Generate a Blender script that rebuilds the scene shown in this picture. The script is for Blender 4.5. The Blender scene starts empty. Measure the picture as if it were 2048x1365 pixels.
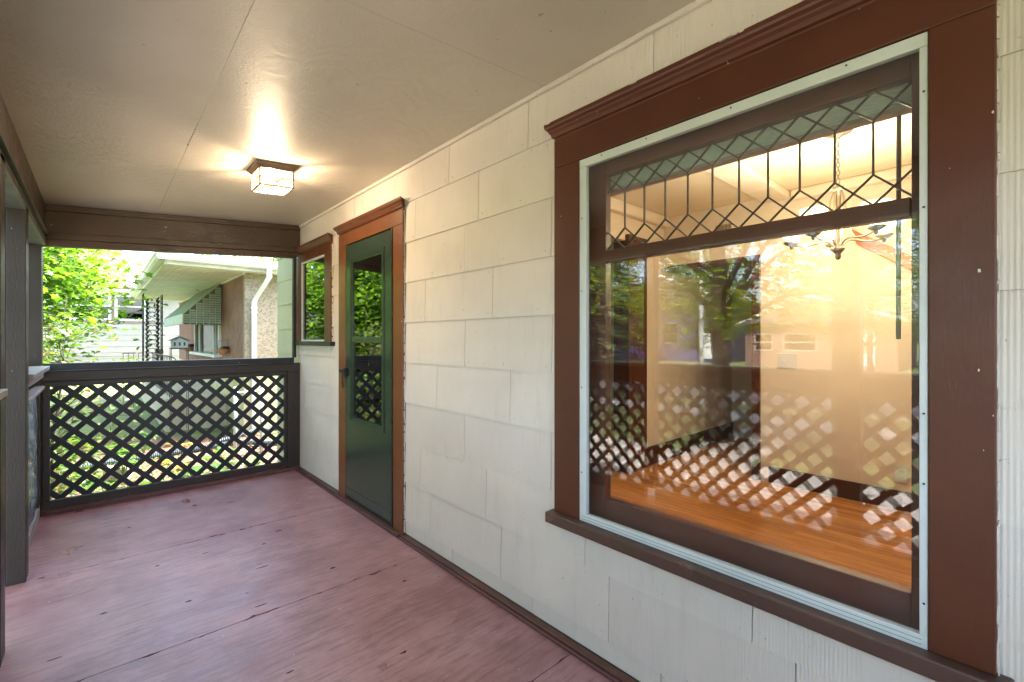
import bpy, bmesh, math, random
import numpy as np
from mathutils import Vector, Matrix
R = math.radians
scn = bpy.context.scene

# ------------------------------------------------------------------ camera, sky, sun, exposure
cam = bpy.data.cameras.new('camera'); camo = bpy.data.objects.new('camera', cam)
scn.collection.objects.link(camo); scn.camera = camo
camo.location = (0, 0, 1.30)
camo.rotation_euler = (R(90), 0, -math.atan(826/910))
cam.sensor_width = 36; cam.lens = 910/2048*36
cam.shift_y = -3.5/2048
cam.clip_start = 0.02; cam.clip_end = 600

SUN = Vector((0.56, -0.07, 0.83)).normalized()
w = bpy.data.worlds.new('World'); scn.world = w; w.use_nodes = True
nt = w.node_tree; nt.nodes.clear()
sky = nt.nodes.new('ShaderNodeTexSky'); sky.sky_type = 'NISHITA'; sky.sun_disc = False; sky.dust_density = 4.0; sky.air_density = 1.0
sky.sun_elevation = math.asin(SUN.z); sky.sun_rotation = math.atan2(SUN.x, SUN.y)
bg = nt.nodes.new('ShaderNodeBackground'); bg.inputs[1].default_value = 0.15
wo = nt.nodes.new('ShaderNodeOutputWorld')
nt.links.new(sky.outputs[0], bg.inputs[0]); nt.links.new(bg.outputs[0], wo.inputs[0])
sl = bpy.data.lights.new('sun', 'SUN'); sl.energy = 2.3; sl.angle = R(0.55); sl.color = (1, 0.94, 0.86)
so = bpy.data.objects.new('sun', sl); scn.collection.objects.link(so)
so.rotation_euler = (-SUN).to_track_quat('-Z', 'Y').to_euler()
scn.view_settings.view_transform = 'Standard'; scn.view_settings.look = 'None'
scn.view_settings.exposure = 3.88; scn.view_settings.gamma = 1
scn.view_settings.use_curve_mapping = False
cy = scn.cycles
cy.use_denoising = True; cy.use_adaptive_sampling = False
try: cy.denoiser = 'OPENIMAGEDENOISE'; cy.denoising_input_passes = 'RGB_ALBEDO_NORMAL'
except Exception: pass
cy.max_bounces = 9; cy.diffuse_bounces = 5; cy.glossy_bounces = 4; cy.transmission_bounces = 6
cy.transparent_max_bounces = 24; cy.sample_clamp_indirect = 6; cy.caustics_reflective = False; cy.caustics_refractive = False

# ------------------------------------------------------------------ materials
def nd(nt, t, **k):
    n = nt.nodes.new(t)
    for a, b in k.items():
        if a.startswith('i_'): n.inputs[a[2:].replace('_', ' ')].default_value = b
        else: setattr(n, a, b)
    return n
def L(nt, a, b): nt.links.new(a, b)
def newmat(name):
    m = bpy.data.materials.new(name); m.use_nodes = True; nt = m.node_tree; nt.nodes.clear()
    out = nd(nt, 'ShaderNodeOutputMaterial'); return m, nt, out
def wpos(nt, scale=(1, 1, 1), rot=(0, 0, 0)):
    g = nd(nt, 'ShaderNodeNewGeometry'); mp = nd(nt, 'ShaderNodeMapping')
    mp.inputs['Scale'].default_value = scale; mp.inputs['Rotation'].default_value = rot
    L(nt, g.outputs['Position'], mp.inputs[0]); return mp.outputs[0]
def ramp(nt, src, stops):
    r = nd(nt, 'ShaderNodeValToRGB'); e = r.color_ramp.elements
    while len(e) < len(stops): e.new(0.5)
    for x, (p, c) in zip(e, stops):
        x.position = p; x.color = (c[0], c[1], c[2], 1) if hasattr(c, '__len__') else (c, c, c, 1)
    L(nt, src, r.inputs[0]); return r.outputs[0]
def mixc(nt, fac, a, b, mode='MIX'):
    m = nd(nt, 'ShaderNodeMix', data_type='RGBA', blend_type=mode)
    for s, v in ((m.inputs[0], fac), (m.inputs[6], a), (m.inputs[7], b)):
        if hasattr(v, 'is_output'): L(nt, v, s)
        elif hasattr(v, '__len__'): s.default_value = (v[0], v[1], v[2], 1)
        else: s.default_value = v
    return m.outputs[2]
def noise(nt, vec, scale, detail=4, rough=.55, dist=0):
    n = nd(nt, 'ShaderNodeTexNoise'); n.inputs['Scale'].default_value = scale; n.inputs['Detail'].default_value = detail
    n.inputs['Roughness'].default_value = rough; n.inputs['Distortion'].default_value = dist
    L(nt, vec, n.inputs['Vector']); return n.outputs[0]
def bump(nt, h, strength, dist, prev=None):
    b = nd(nt, 'ShaderNodeBump'); b.inputs['Strength'].default_value = strength; b.inputs['Distance'].default_value = dist
    L(nt, h, b.inputs['Height'])
    if prev: L(nt, prev, b.inputs['Normal'])
    return b.outputs[0]
def prin(nt, out, col, rough, nrm=None, spec=.5, metal=0):
    p = nd(nt, 'ShaderNodeBsdfPrincipled')
    for k, v in (('Base Color', col), ('Roughness', rough), ('Specular IOR Level', spec), ('Metallic', metal)):
        s = p.inputs[k]
        if hasattr(v, 'is_output'): L(nt, v, s)
        elif hasattr(v, '__len__'): s.default_value = (v[0], v[1], v[2], 1)
        else: s.default_value = v
    if nrm: L(nt, nrm, p.inputs['Normal'])
    L(nt, p.outputs[0], out.inputs[0]); return p

def painted(name, col, rough=.4, grain=(1, 1, 1), gs=60, bs=.25, bd=.002, var=.12, spec=.5, chips=None, vs=3, wear=None):
    """brushed paint: slow tone drift, stretched grain relief, optional chips"""
    m, nt, out = newmat(name)
    p = wpos(nt); g = wpos(nt, grain)
    v = noise(nt, p, vs, 5)
    c2 = tuple(x*(1-var) for x in col); c3 = tuple(min(1, x*(1+var)) for x in col)
    c = ramp(nt, v, [(.3, c2), (.7, c3)])
    gn = noise(nt, g, gs, 5, .6, .4)
    fn = noise(nt, p, 240, 3)
    n = bump(nt, fn, .12, .001, bump(nt, gn, bs, bd))
    if wear:
        wn = noise(nt, p, 14, 6, .7)
        c = mixc(nt, ramp(nt, wn, [(.56, 0), (.66, .55)]), c, wear)
    if chips:
        ch = noise(nt, p, 42, 3, .5)
        c = mixc(nt, ramp(nt, ch, [(.735, 0), (.75, 1)]), c, chips)
    rr = ramp(nt, noise(nt, p, 9, 4), [(.3, rough*.85), (.7, min(1, rough*1.2))])
    prin(nt, out, c, rr, n, spec)
    return m

TRIM = painted('trim_brown', (.10, .027, .011), .38, (6, 1, 6), 30, .25, .002, .2, .42, chips=(.5, .42, .36))
TRIMW = painted('window_trim_maroon', (.085, .021, .008), .40, (6, 6, 1), 26, .25, .002, .15, .38)
SASH = painted('sash_dark', (.10, .030, .015), .36, (1, 1, 1), 26, .25, .002, .2)
SILLM = painted('sill_worn', (.075, .035, .025), .45, (8, 1, 8), 26, .4, .002, .2, wear=(.16, .10, .07))
BEAM = painted('beam_brown', (.042, .018, .008), .40, (1, 9, 5), 30, .7, .004, .2, chips=(.35, .3, .25))
POST = painted('post_brown', (.021, .013, .010), .42, (6, 6, 1), 26, .45, .003, .25, .35, chips=(.5, .45, .4))
RAILB = painted('rail_dark', (.022, .013, .010), .4, (1, 6, 6), 26, .35, .003, .25, chips=(.3, .27, .25))
LATT = painted('lattice_black', (.012, .013, .018), .45, (1, 1, 1), 26, .4, .003, .3, chips=(.2, .2, .22))
LEDGE = painted('ledge_grey', (.25, .23, .24), .5, (6, 1, 6), 26, .3, .002, .2)
WHITE = painted('white_aluminium', (.60, .62, .60), .35, (1, 1, 1), 30, .1, .001, .06)
SOFFIT = painted('soffit_white', (.60, .60, .54), .6, (1, 1, 1), 10, .2, .002, .12, wear=(.40, .40, .32))
CREAMIN = painted('interior_cream', (.74, .63, .50), .6, (1, 1, 1), 60, .2, .001, .04)
CEILIN = painted('interior_ceiling', (.80, .68, .48), .7, (1, 1, 1), 90, .8, .004, .04)
HALL = painted('hall_paint', (.62, .55, .44), .6, (1, 1, 1), 60, .2, .001, .04)
WOODDK = painted('dark_stained_wood', (.075, .024, .010), .3, (8, 8, 1), 20, .2, .002, .3)
WOODOR = painted('orange_stained_wood', (.36, .10, .012), .35, (1, 8, 8), 20, .2, .002, .25)
BRONZE = painted('bronze_metal', (.14, .10, .06), .45, (1, 1, 1), 60, .4, .002, .3, .6)
IRON = painted('black_iron', (.018, .018, .016), .5, (1, 1, 1), 60, .3, .002, .3)
STEEL = painted('galvanised_steel', (.34, .38, .40), .4, (1, 1, 1), 60, .2, .001, .2, .7)
DOORG = painted('door_green', (.026, .044, .030), .2, (1, 1, 1), 4, .02, .001, .06, .8)
BLACK = painted('black_plastic', (.012, .012, .012), .35, (1, 1, 1), 60, .1, .001, .1)
BLIND = painted('blind_grey_green', (.74, .84, .78), .5, (1, 1, 1), 60, .1, .001, .1)
AWN = painted('awning_green_grey', (.40, .45, .38), .5, (1, 1, 1), 30, .1, .001, .12, wear=(.28, .30, .24))
BRSID = painted('brown_siding', (.20, .085, .065), .65, (6, 6, 1), 30, .4, .004, .25)
FOUND = painted('yellow_foundation', (.58, .52, .29), .8, (1, 1, 1), 30, .5, .006, .18)
CONC = painted('concrete', (.44, .38, .26), .85, (1, 1, 1), 30, .5, .005, .2)
CREAMS = painted('cream_siding', (.24, .23, .20), .6, (1, 1, 1), 20, .15, .002, .05)
BLUES = painted('blue_siding', (.03, .05, .16), .6, (1, 1, 1), 20, .15, .002, .1)
BRNH = painted('brown_house_siding', (.15, .09, .07), .7, (1, 1, 1), 20, .15, .002, .15)
GREYROOF = painted('grey_shingles', (.10, .095, .09), .9, (1, 1, 1), 20, .6, .01, .3)
PIPE = painted('corrugated_pipe', (.03, .045, .055), .38, (1, 1, 1), 20, .15, .002, .1)
TERRA = painted('basket_coir', (.38, .17, .06), .9, (1, 1, 1), 60, .8, .01, .3)
BARK = painted('bark', (.07, .055, .042), .9, (5, 5, 1), 9, 1, .03, .35)
ASPH = painted('asphalt', (.055, .055, .055), .9, (1, 1, 1), 80, .4, .003, .15)
WALK = painted('pavement', (.33, .32, .29), .85, (1, 1, 1), 40, .4, .003, .12)
STONE = painted('tan_stone', (.40, .30, .22), .85, (1, 1, 1), 20, .6, .01, .2)
BASEM = painted('base_moulding_maroon', (.085, .030, .022), .4, (6, 1, 6), 26, .4, .003, .25, wear=(.12, .07, .05))
MARB = painted('floor_edge_maroon', (.10, .035, .035), .4, (1, 6, 6), 26, .4, .003, .25)

def shingle_mat(name, col, dirt):
    m, nt, out = newmat(name); p = wpos(nt)
    info = nd(nt, 'ShaderNodeObjectInfo')
    v = noise(nt, p, 2.2, 5)
    c = ramp(nt, v, [(.3, tuple(x*.93 for x in col)), (.7, tuple(x*1.04 for x in col))])
    k = ramp(nt, info.outputs['Random'], [(0, .95), (1, 1.03)])
    c = mixc(nt, 1.0, c, k, 'MULTIPLY')
    d = noise(nt, p, 55, 3, .5)
    c = mixc(nt, ramp(nt, d, [(.715, 0), (.75, .6)]), c, dirt)
    s = noise(nt, wpos(nt, (1, 5, .7)), 5, 5, .6)
    c = mixc(nt, ramp(nt, s, [(.55, 0), (.8, .14)]), c, dirt)
    # vertical combed grooves of asbestos-cement shingles, uneven in depth
    wv = nd(nt, 'ShaderNodeTexWave', wave_type='BANDS', bands_direction='Y', wave_profile='SIN')
    wv.inputs['Scale'].default_value = 31; wv.inputs['Distortion'].default_value = .35; wv.inputs['Detail'].default_value = 1
    wv.inputs['Detail Scale'].default_value = .5
    L(nt, p, wv.inputs['Vector'])
    am = noise(nt, wpos(nt, (1, 9, .9)), 3, 4)
    mul = nd(nt, 'ShaderNodeMath', operation='MULTIPLY'); L(nt, wv.outputs['Fac'], mul.inputs[0])
    L(nt, ramp(nt, am, [(.35, .15), (.65, 1)]), mul.inputs[1])
    n = bump(nt, mul.outputs[0], .42, .0022)
    n = bump(nt, noise(nt, wpos(nt, (1, 3, .5)), 60, 3), .14, .0015, n)
    n = bump(nt, noise(nt, p, 300, 3), .10, .0008, n)
    prin(nt, out, c, .52, n, .35); return m
SHING = shingle_mat('shingle_cream', (.66, .575, .50), (.22, .18, .14))
SHINGG = shingle_mat('shingle_pale_green', (.40, .40, .27), (.25, .25, .15))

def ceiling_mat():
    m, nt, out = newmat('ceiling_beige'); p = wpos(nt)
    v = noise(nt, p, 1.6, 6, .6)
    c = ramp(nt, v, [(.3, (.47, .41, .335)), (.7, (.55, .485, .405))])
    d = noise(nt, p, 30, 3, .5)
    c = mixc(nt, ramp(nt, d, [(.72, 0), (.76, .6)]), c, (.16, .12, .09))
    # plywood figure raised under the paint
    wv = nd(nt, 'ShaderNodeTexWave', wave_type='RINGS', rings_direction='X')
    wv.inputs['Scale'].default_value = 5; wv.inputs['Distortion'].default_value = 22; wv.inputs['Detail'].default_value = 3
    wv.inputs['Detail Scale'].default_value = .45; wv.inputs['Detail Roughness'].default_value = .55
    L(nt, wpos(nt, (1.2, 1.0, 1)), wv.inputs['Vector'])
    am = ramp(nt, noise(nt, p, 1.3, 3), [(.42, .12), (.6, 1)])
    mul = nd(nt, 'ShaderNodeMath', operation='MULTIPLY'); L(nt, wv.outputs['Fac'], mul.inputs[0]); L(nt, am, mul.inputs[1])
    n = bump(nt, mul.outputs[0], .38, .0026)
    n = bump(nt, noise(nt, wpos(nt, (1, 1.6, 1)), 85, 4, .6), .5, .004, n)
    prin(nt, out, c, .46, n, .5); return m
CEIL = ceiling_mat()

def floor_mat():
    m, nt, out = newmat('floor_maroon'); p = wpos(nt); g = wpos(nt, (1, 9, 9)); g2 = wpos(nt, (1, 16, 1))
    v = noise(nt, p, 1.8, 7, .7)
    c = ramp(nt, v, [(.36, (.25, .102, .104)), (.62, (.43, .225, .24))])
    gr = noise(nt, wpos(nt, (1, 2, 1)), 3.3, 7, .75)
    c = mixc(nt, ramp(nt, gr, [(.54, 0), (.68, .55)]), c, (.15, .07, .062))
    sp_ = noise(nt, p, 110, 3, .6)
    c = mixc(nt, ramp(nt, sp_, [(.60, 0), (.70, .35)]), c, (.13, .05, .045))
    v2 = noise(nt, g, 5, 6, .65)
    c = mixc(nt, ramp(nt, v2, [(.48, 0), (.62, .55)]), c, (.15, .06, .056))
    # lifted repaint patches
    vt = nd(nt, 'ShaderNodeTexVoronoi'); vt.inputs['Scale'].default_value = 2.1
    L(nt, mixc(nt, .12, p, nd(nt, 'ShaderNodeTexNoise').outputs[1]), vt.inputs['Vector'])
    sep = nd(nt, 'ShaderNodeSeparateColor'); L(nt, vt.outputs['Color'], sep.inputs[0])
    c = mixc(nt, ramp(nt, sep.outputs[0], [(.62, 0), (.63, .22)]), c, (.44, .24, .24))
    # checks: thin dark slots along the plywood grain
    ck = noise(nt, g2, 9, 5, .62, .3)
    slot = ramp(nt, ck, [(.635, 0), (.66, 1)])
    msk = ramp(nt, noise(nt, p, 1.1, 3), [(.45, 0), (.55, 1)])
    sm = nd(nt, 'ShaderNodeMath', operation='MULTIPLY'); L(nt, slot, sm.inputs[0]); L(nt, msk, sm.inputs[1])
    c = mixc(nt, sm.outputs[0], c, (.05, .018, .015))
    dots = ramp(nt, noise(nt, p, 46, 2, .5), [(.755, 0), (.765, 1)])
    c = mixc(nt, dots, c, (.55, .42, .40))
    n = bump(nt, sm.outputs[0], -.6, .003)
    n = bump(nt, noise(nt, wpos(nt, (1, 14, 1)), 16, 5, .65), .5, .0028, n)
    n = bump(nt, noise(nt, p, 150, 3), .2, .0012, n)
    r = ramp(nt, noise(nt, p, 5, 5), [(.3, .27), (.7, .42)])
    prin(nt, out, c, r, n, .95); return m
FLOOR = floor_mat()

def glass_mat(name, ior=1.52, tint=(.97, .985, .975), rough=0.0, dust=.0, bumpy=0, dcol=(.7, .7, .68)):
    m, nt, out = newmat(name)
    geo = nd(nt, 'ShaderNodeNewGeometry')
    mi = nd(nt, 'ShaderNodeMix', data_type='FLOAT'); mi.inputs[2].default_value = ior; mi.inputs[3].default_value = 1/ior
    L(nt, geo.outputs['Backfacing'], mi.inputs[0])
    f = nd(nt, 'ShaderNodeFresnel'); L(nt, mi.outputs[0], f.inputs['IOR'])
    t = nd(nt, 'ShaderNodeBsdfTransparent'); t.inputs[0].default_value = (*tint, 1)
    g = nd(nt, 'ShaderNodeBsdfGlossy'); g.inputs['Roughness'].default_value = rough
    if bumpy:
        b = bump(nt, noise(nt, wpos(nt), 5, 2), bumpy, .01); L(nt, b, g.inputs['Normal'])
    mx = nd(nt, 'ShaderNodeMixShader'); L(nt, f.outputs[0], mx.inputs[0]); L(nt, t.outputs[0], mx.inputs[1]); L(nt, g.outputs[0], mx.inputs[2])
    res = mx.outputs[0]
    if dust:
        d = nd(nt, 'ShaderNodeBsdfDiffuse'); d.inputs[0].default_value = (*dcol, 1)
        m2 = nd(nt, 'ShaderNodeMixShader')
        L(nt, ramp(nt, noise(nt, wpos(nt, (1, 1, 1)), 6, 6, .7), [(.45, dust*.3), (.75, dust)]), m2.inputs[0])
        L(nt, res, m2.inputs[1]); L(nt, d.outputs[0], m2.inputs[2]); res = m2.outputs[0]
    L(nt, res, out.inputs[0]); return m
GLASS = glass_mat('storm_glass', 1.6, dust=.004)
GLASS2 = glass_mat('sash_glass', 1.3)
LEADG = glass_mat('leaded_glass', 1.5, (.95, .97, .95), bumpy=.01)
DGLASS = glass_mat('door_glass', 3.0, (.5, .52, .5))
FILM = glass_mat('plastic_sheet', 1.5, (.55, .66, .72), .14, .8, .2, (.36, .46, .60))
FARG = glass_mat('far_window_glass', 1.9, (.3, .34, .36))
BEVG = glass_mat('bevelled_glass', 1.7, (.9, .96, .92), .12, .25, .9)

def emis(name, col, strength, var=None):
    m, nt, out = newmat(name)
    e = nd(nt, 'ShaderNodeEmission'); e.inputs[1].default_value = strength
    if var:
        L(nt, ramp(nt, noise(nt, wpos(nt), 22, 4), [(.4, var), (.58, col)]), e.inputs[0])
    else: e.inputs[0].default_value = (*col, 1)
    t = nd(nt, 'ShaderNodeBsdfTransparent'); t.inputs[0].default_value = (*(.62+.22*x for x in col), 1)
    a = nd(nt, 'ShaderNodeAddShader'); L(nt, e.outputs[0], a.inputs[0]); L(nt, t.outputs[0], a.inputs[1])
    L(nt, a.outputs[0], out.inputs[0]); return m
LAMPG = emis('lamp_art_glass', (1, .80, .50), .12, (1, .48, .14))
SHADEG = emis('lit_shade_glass', (1, .78, .48), .16)

def wood_floor():
    m, nt, out = newmat('hardwood'); info = nd(nt, 'ShaderNodeObjectInfo')
    g = noise(nt, wpos(nt, (14, 1, 1)), 4, 6, .6, .3)
    c = ramp(nt, g, [(.3, (.52, .20, .05)), (.7, (.80, .38, .12))])
    k = ramp(nt, info.outputs['Random'], [(0, .72), (1, 1.12)])
    c = mixc(nt, 1.0, c, k, 'MULTIPLY')
    prin(nt, out, c, .22, bump(nt, noise(nt, wpos(nt), 8, 2), .05, .002), .5); return m
HARD = wood_floor()

def stucco():
    m, nt, out = newmat('stucco'); p = wpos(nt)
    c = ramp(nt, noise(nt, p, 26, 4, .7), [(.38, (.22, .17, .12)), (.56, (.34, .29, .21))])
    prin(nt, out, c, .9, bump(nt, noise(nt, p, 40, 4), .7, .008), .3); return m
STUC = stucco()
def roofmat(name, a, b):
    m, nt, out = newmat(name); info = nd(nt, 'ShaderNodeObjectInfo')
    v = nd(nt, 'ShaderNodeTexVoronoi'); v.inputs['Scale'].default_value = 5; L(nt, wpos(nt, (1, 1, .1)), v.inputs['Vector'])
    sep = nd(nt, 'ShaderNodeSeparateColor'); L(nt, v.outputs['Color'], sep.inputs[0])
    prin(nt, out, ramp(nt, sep.outputs[0], [(0, a), (1, b)]), .9); return m
PINKR = roofmat('red_brown_roof', (.075, .034, .028), (.11, .056, .048))

def leafmat(name, cols, trans=.5):
    m, nt, out = newmat(name); g = nd(nt, 'ShaderNodeNewGeometry')
    r = g.outputs['Random Per Island']
    stops = [(i/max(1, len(cols)-1), c) for i, c in enumerate(cols)]
    c = ramp(nt, r, stops)
    c = mixc(nt, ramp(nt, noise(nt, wpos(nt), 1.3, 3), [(.35, .0), (.65, .45)]), c, tuple(x*.55 for x in cols[0]))
    d = nd(nt, 'ShaderNodeBsdfPrincipled'); L(nt, c, d.inputs['Base Color']); d.inputs['Roughness'].default_value = .5
    t = nd(nt, 'ShaderNodeBsdfTranslucent'); hc = mixc(nt, 1, c, (1.15, 1.25, .55), 'MULTIPLY'); L(nt, hc, t.inputs[0])
    mx = nd(nt, 'ShaderNodeMixShader'); mx.inputs[0].default_value = trans
    L(nt, d.outputs[0], mx.inputs[1]); L(nt, t.outputs[0], mx.inputs[2]); L(nt, mx.outputs[0], out.inputs[0]); return m
MAPLE = leafmat('maple_leaves', [(.065, .16, .014), (.095, .20, .022), (.13, .25, .03), (.17, .26, .036)], .6)
SHRUB = leafmat('shrub_leaves', [(.04, .10, .015), (.06, .13, .02), (.09, .15, .025), (.12, .16, .025), (.15, .06, .035)])
STREETL = leafmat('street_tree_leaves', [(.09, .17, .02), (.14, .24, .028), (.20, .28, .035), (.38, .35, .04)], .55)
SPRUCEL = leafmat('spruce_needles', [(.014, .034, .016), (.02, .045, .02), (.028, .055, .024)], .1)
HOSTA = leafmat('ground_plant_leaves', [(.05, .13, .025), (.08, .17, .03), (.12, .22, .05)])
YLEAF = leafmat('yellow_leaves', [(.60, .44, .03), (.68, .52, .04), (.55, .36, .05)])
LITTER = leafmat('leaf_litter', [(.10, .05, .035), (.15, .08, .05), (.22, .13, .085), (.14, .14, .05), (.30, .22, .15)], .15)

def ground_mat():
    m, nt, out = newmat('lawn_ground'); p = wpos(nt)
    v = noise(nt, p, 1.1, 6, .65); v2 = noise(nt, p, 30, 5, .7)
    c = ramp(nt, v, [(.35, (.07, .11, .035)), (.55, (.13, .17, .06)), (.7, (.22, .19, .12))])
    c = mixc(nt, ramp(nt, v2, [(.4, 0), (.7, .6)]), c, (.20, .22, .10))
    prin(nt, out, c, .95, bump(nt, v2, .8, .03), .2); return m
def mulch_mat():
    m, nt, out = newmat('mulch_soil'); p = wpos(nt)
    v2 = noise(nt, p, 34, 6, .75)
    c = ramp(nt, v2, [(.35, (.09, .05, .035)), (.5, (.19, .115, .08)), (.65, (.33, .235, .17))])
    prin(nt, out, c, .95, bump(nt, v2, 1, .03), .2); return m
GRND, MULCH = ground_mat(), mulch_mat()

# ------------------------------------------------------------------ geometry helpers
col = scn.collection
def world_org(o):
    v = Vector((0, 0, 0))
    while o: v += o.location; o = o.parent
    return v
class MB:
    def __init__(s): s.v = []; s.f = []
    def add(s, vs, fs):
        k = len(s.v); s.v += [tuple(q) for q in vs]; s.f += [tuple(i+k for i in f) for f in fs]; return s
    def box(s, x0, x1, y0, y1, z0, z1):
        x0, x1 = min(x0, x1), max(x0, x1); y0, y1 = min(y0, y1), max(y0, y1); z0, z1 = min(z0, z1), max(z0, z1)
        return s.add([(x, y, z) for z in (z0, z1) for y in (y0, y1) for x in (x0, x1)],
                     [(0, 2, 3, 1), (4, 5, 7, 6), (0, 1, 5, 4), (2, 6, 7, 3), (0, 4, 6, 2), (1, 3, 7, 5)])
    def sbox(s, x0, x1, y0, y1, z0, z1, k, xr=1.5):
        """box whose z is sheared along x (the sagging roof side of the porch)"""
        n = len(s.v); s.box(x0, x1, y0, y1, z0, z1)
        for i in range(n, len(s.v)):
            x, y, z = s.v[i]; s.v[i] = (x, y, z+k*(x-xr))
        return s
    def prism(s, poly, ax, a0, a1):
        """extrude a 2-D polygon along axis ax; poly in the two other axes (cyclic order)"""
        n = len(poly); V = []
        for a in (a0, a1):
            for p in poly:
                V.append({'x': (a, p[0], p[1]), 'y': (p[0], a, p[1]), 'z': (p[0], p[1], a)}[ax])
        F = [tuple(range(n))[::-1], tuple(range(n, 2*n))] + [(i, (i+1) % n, (i+1) % n+n, i+n) for i in range(n)]
        return s.add(V, F)
    def tube(s, pts, r, n=8, cap=True):
        pts = [Vector(p) for p in pts]; k = len(pts)
        rs = r if hasattr(r, '__len__') else [r]*k
        V = []; up = Vector((.123, .31, .94)).normalized()
        for i, p in enumerate(pts):
            t = (pts[min(i+1, k-1)]-pts[max(i-1, 0)]).normalized()
            a = t.cross(up)
            if a.length < 1e-3: a = t.cross(Vector((1, 0, 0)))
            a.normalize(); b = t.cross(a)
            for j in range(n):
                q = 2*math.pi*j/n; V.append(p+(a*math.cos(q)+b*math.sin(q))*rs[i])
        F = [(i*n+j, i*n+(j+1) % n, (i+1)*n+(j+1) % n, (i+1)*n+j) for i in range(k-1) for j in range(n)]
        if cap: F += [tuple(range(n)), tuple(range((k-1)*n, k*n))[::-1]]
        return s.add(V, F)
    def lathe(s, prof, c, n=20):
        V = [(c[0]+r*math.cos(2*math.pi*j/n), c[1]+r*math.sin(2*math.pi*j/n), c[2]+z) for r, z in prof for j in range(n)]
        F = [(i*n+j, i*n+(j+1) % n, (i+1)*n+(j+1) % n, (i+1)*n+j) for i in range(len(prof)-1) for j in range(n)]
        return s.add(V, F)
    def quad(s, a, b, c, d): return s.add([a, b, c, d], [(0, 1, 2, 3)])
    def build(s, name, mat, parent=None, bev=0, smooth=False, kind=None, label=None, cat=None, group=None):
        org = world_org(parent) if parent else Vector((0, 0, 0))
        me = bpy.data.meshes.new(name)
        me.from_pydata([(x-org.x, y-org.y, z-org.z) for x, y, z in s.v], [], s.f)
        if mat: me.materials.append(mat)
        bm = bmesh.new(); bm.from_mesh(me)
        if len(s.f) < 60000: bmesh.ops.recalc_face_normals(bm, faces=bm.faces)
        if smooth:
            for f in bm.faces: f.smooth = True
        bm.to_mesh(me); bm.free()
        o = bpy.data.objects.new(name, me); col.objects.link(o)
        if parent: o.parent = parent
        if bev:
            b = o.modifiers.new('bevel', 'BEVEL'); b.width = bev; b.segments = 2; b.limit_method = 'ANGLE'
        if kind: o['kind'] = kind
        if label: o['label'] = label
        if cat: o['category'] = cat
        if group: o['group'] = group
        return o
def thing(name, loc, label=None, cat=None, group=None, parent=None, kind=None):
    o = bpy.data.objects.new(name, None); col.objects.link(o); o.empty_display_size = .1
    o.location = Vector(loc)-(world_org(parent) if parent else Vector((0, 0, 0)))
    if parent: o.parent = parent
    for k, v in (('label', label), ('category', cat), ('group', group), ('kind', kind)):
        if v: o[k] = v
    return o
def bx(name, mat, parent, *a, bev=.002, **k): return MB().box(*a).build(name, mat, parent, bev, **k)
def subtract(rects, h):
    out = []
    for (a, b, c, d) in rects:
        A, B, C_, D = h
        if b <= A or a >= B or d <= C_ or c >= D: out.append((a, b, c, d)); continue
        if a < A: out.append((a, A, c, d))
        if b > B: out.append((B, b, c, d))
        a2, b2 = max(a, A), min(b, B)
        if c < C_: out.append((a2, b2, c, C_))
        if d > D: out.append((a2, b2, D, d))
    return [r for r in out if r[1]-r[0] > .004 and r[3]-r[2] > .004]
KS = .077                                   # slope of the porch ceiling
ZC = 2.435
def zc(x): return ZC-KS*(1.5-x)

# ------------------------------------------------------------------ ground and street
GZ = -.60
MB().quad((-250, -250, GZ), (250, -250, GZ), (250, 250, GZ), (-250, 250, GZ)).build('ground', GRND, kind='structure')
MB().quad((-1.9, 5.9, GZ+.004), (2.4, 5.7, GZ+.004), (2.4, 10.1, GZ+.004), (-.9, 12.2, GZ+.004)).build('mulch_bed', MULCH, kind='structure')
bx('pavement', WALK, None, -9.2, -7.9, -60, 60, GZ-.1, GZ+.02, kind='structure', bev=0)
st = bx('street', ASPH, None, -19, -11, -90, 90, GZ-.1, GZ+.008, kind='structure', bev=0)
bx('front_path', WALK, None, -7.9, -4.3, 2.7, 3.8, GZ-.1, GZ+.012, kind='structure', bev=0)
bx('patio', painted('pale_concrete', (.38, .355, .33), .85, (1, 1, 1), 30, .4, .003, .12), None, -4.298, -.60, -6, 5.6, GZ-.1, GZ+.012, kind='structure', bev=0)
bx('kerb', WALK, None, -11, -10.85, -90, 90, GZ-.1, GZ+.10, kind='structure', bev=0)

# ------------------------------------------------------------------ porch floor
pf = thing('porch_floor', (.6, 1.6, 0), kind='structure')
ys = [-1.75, .065, 1.23, 2.39, 3.548, 4.90]
for a, b in zip(ys[:-1], ys[1:]):
    m = MB(); rnd = random.Random(int(a*100))
    n = 330; xs = [-.40+1.895*i/n for i in range(n+1)]
    def edge():
        e = [.0012+max(0, rnd.gauss(0, .0009)) for _ in xs]
        for _ in range(26):
            c0, ln_, dp = rnd.randrange(n), rnd.randint(2, 11), rnd.choice((.003, .004, .006, .011))
            for q_ in range(ln_):
                if c0+q_ <= n: e[c0+q_] += dp*math.sin(math.pi*(q_+.5)/ln_)*rnd.uniform(.6, 1)
        return e
    lo = [a+v for v in edge()]; hi = [b-v for v in edge()]
    V = [(x, y, 0) for x, y in zip(xs, lo)]+[(x, y, 0) for x, y in zip(xs, hi)]
    V += [(x, y, -.02) for x, y, _ in V]; q = n+1
    F = [(i, i+1, q+i+1, q+i) for i in range(n)]+[(i, i+1, 2*q+i+1, 2*q+i) for i in range(n)]+[(q+i, q+i+1, 3*q+i+1, 3*q+i) for i in range(n)]
    m.add(V, F).build('floor_panel', FLOOR, pf)
bx('joist_deck', painted('dark_wood', (.03, .015, .012), .8), pf, -.38, 1.49, -1.7, 4.88, -.14, -.022, bev=0)
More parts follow.
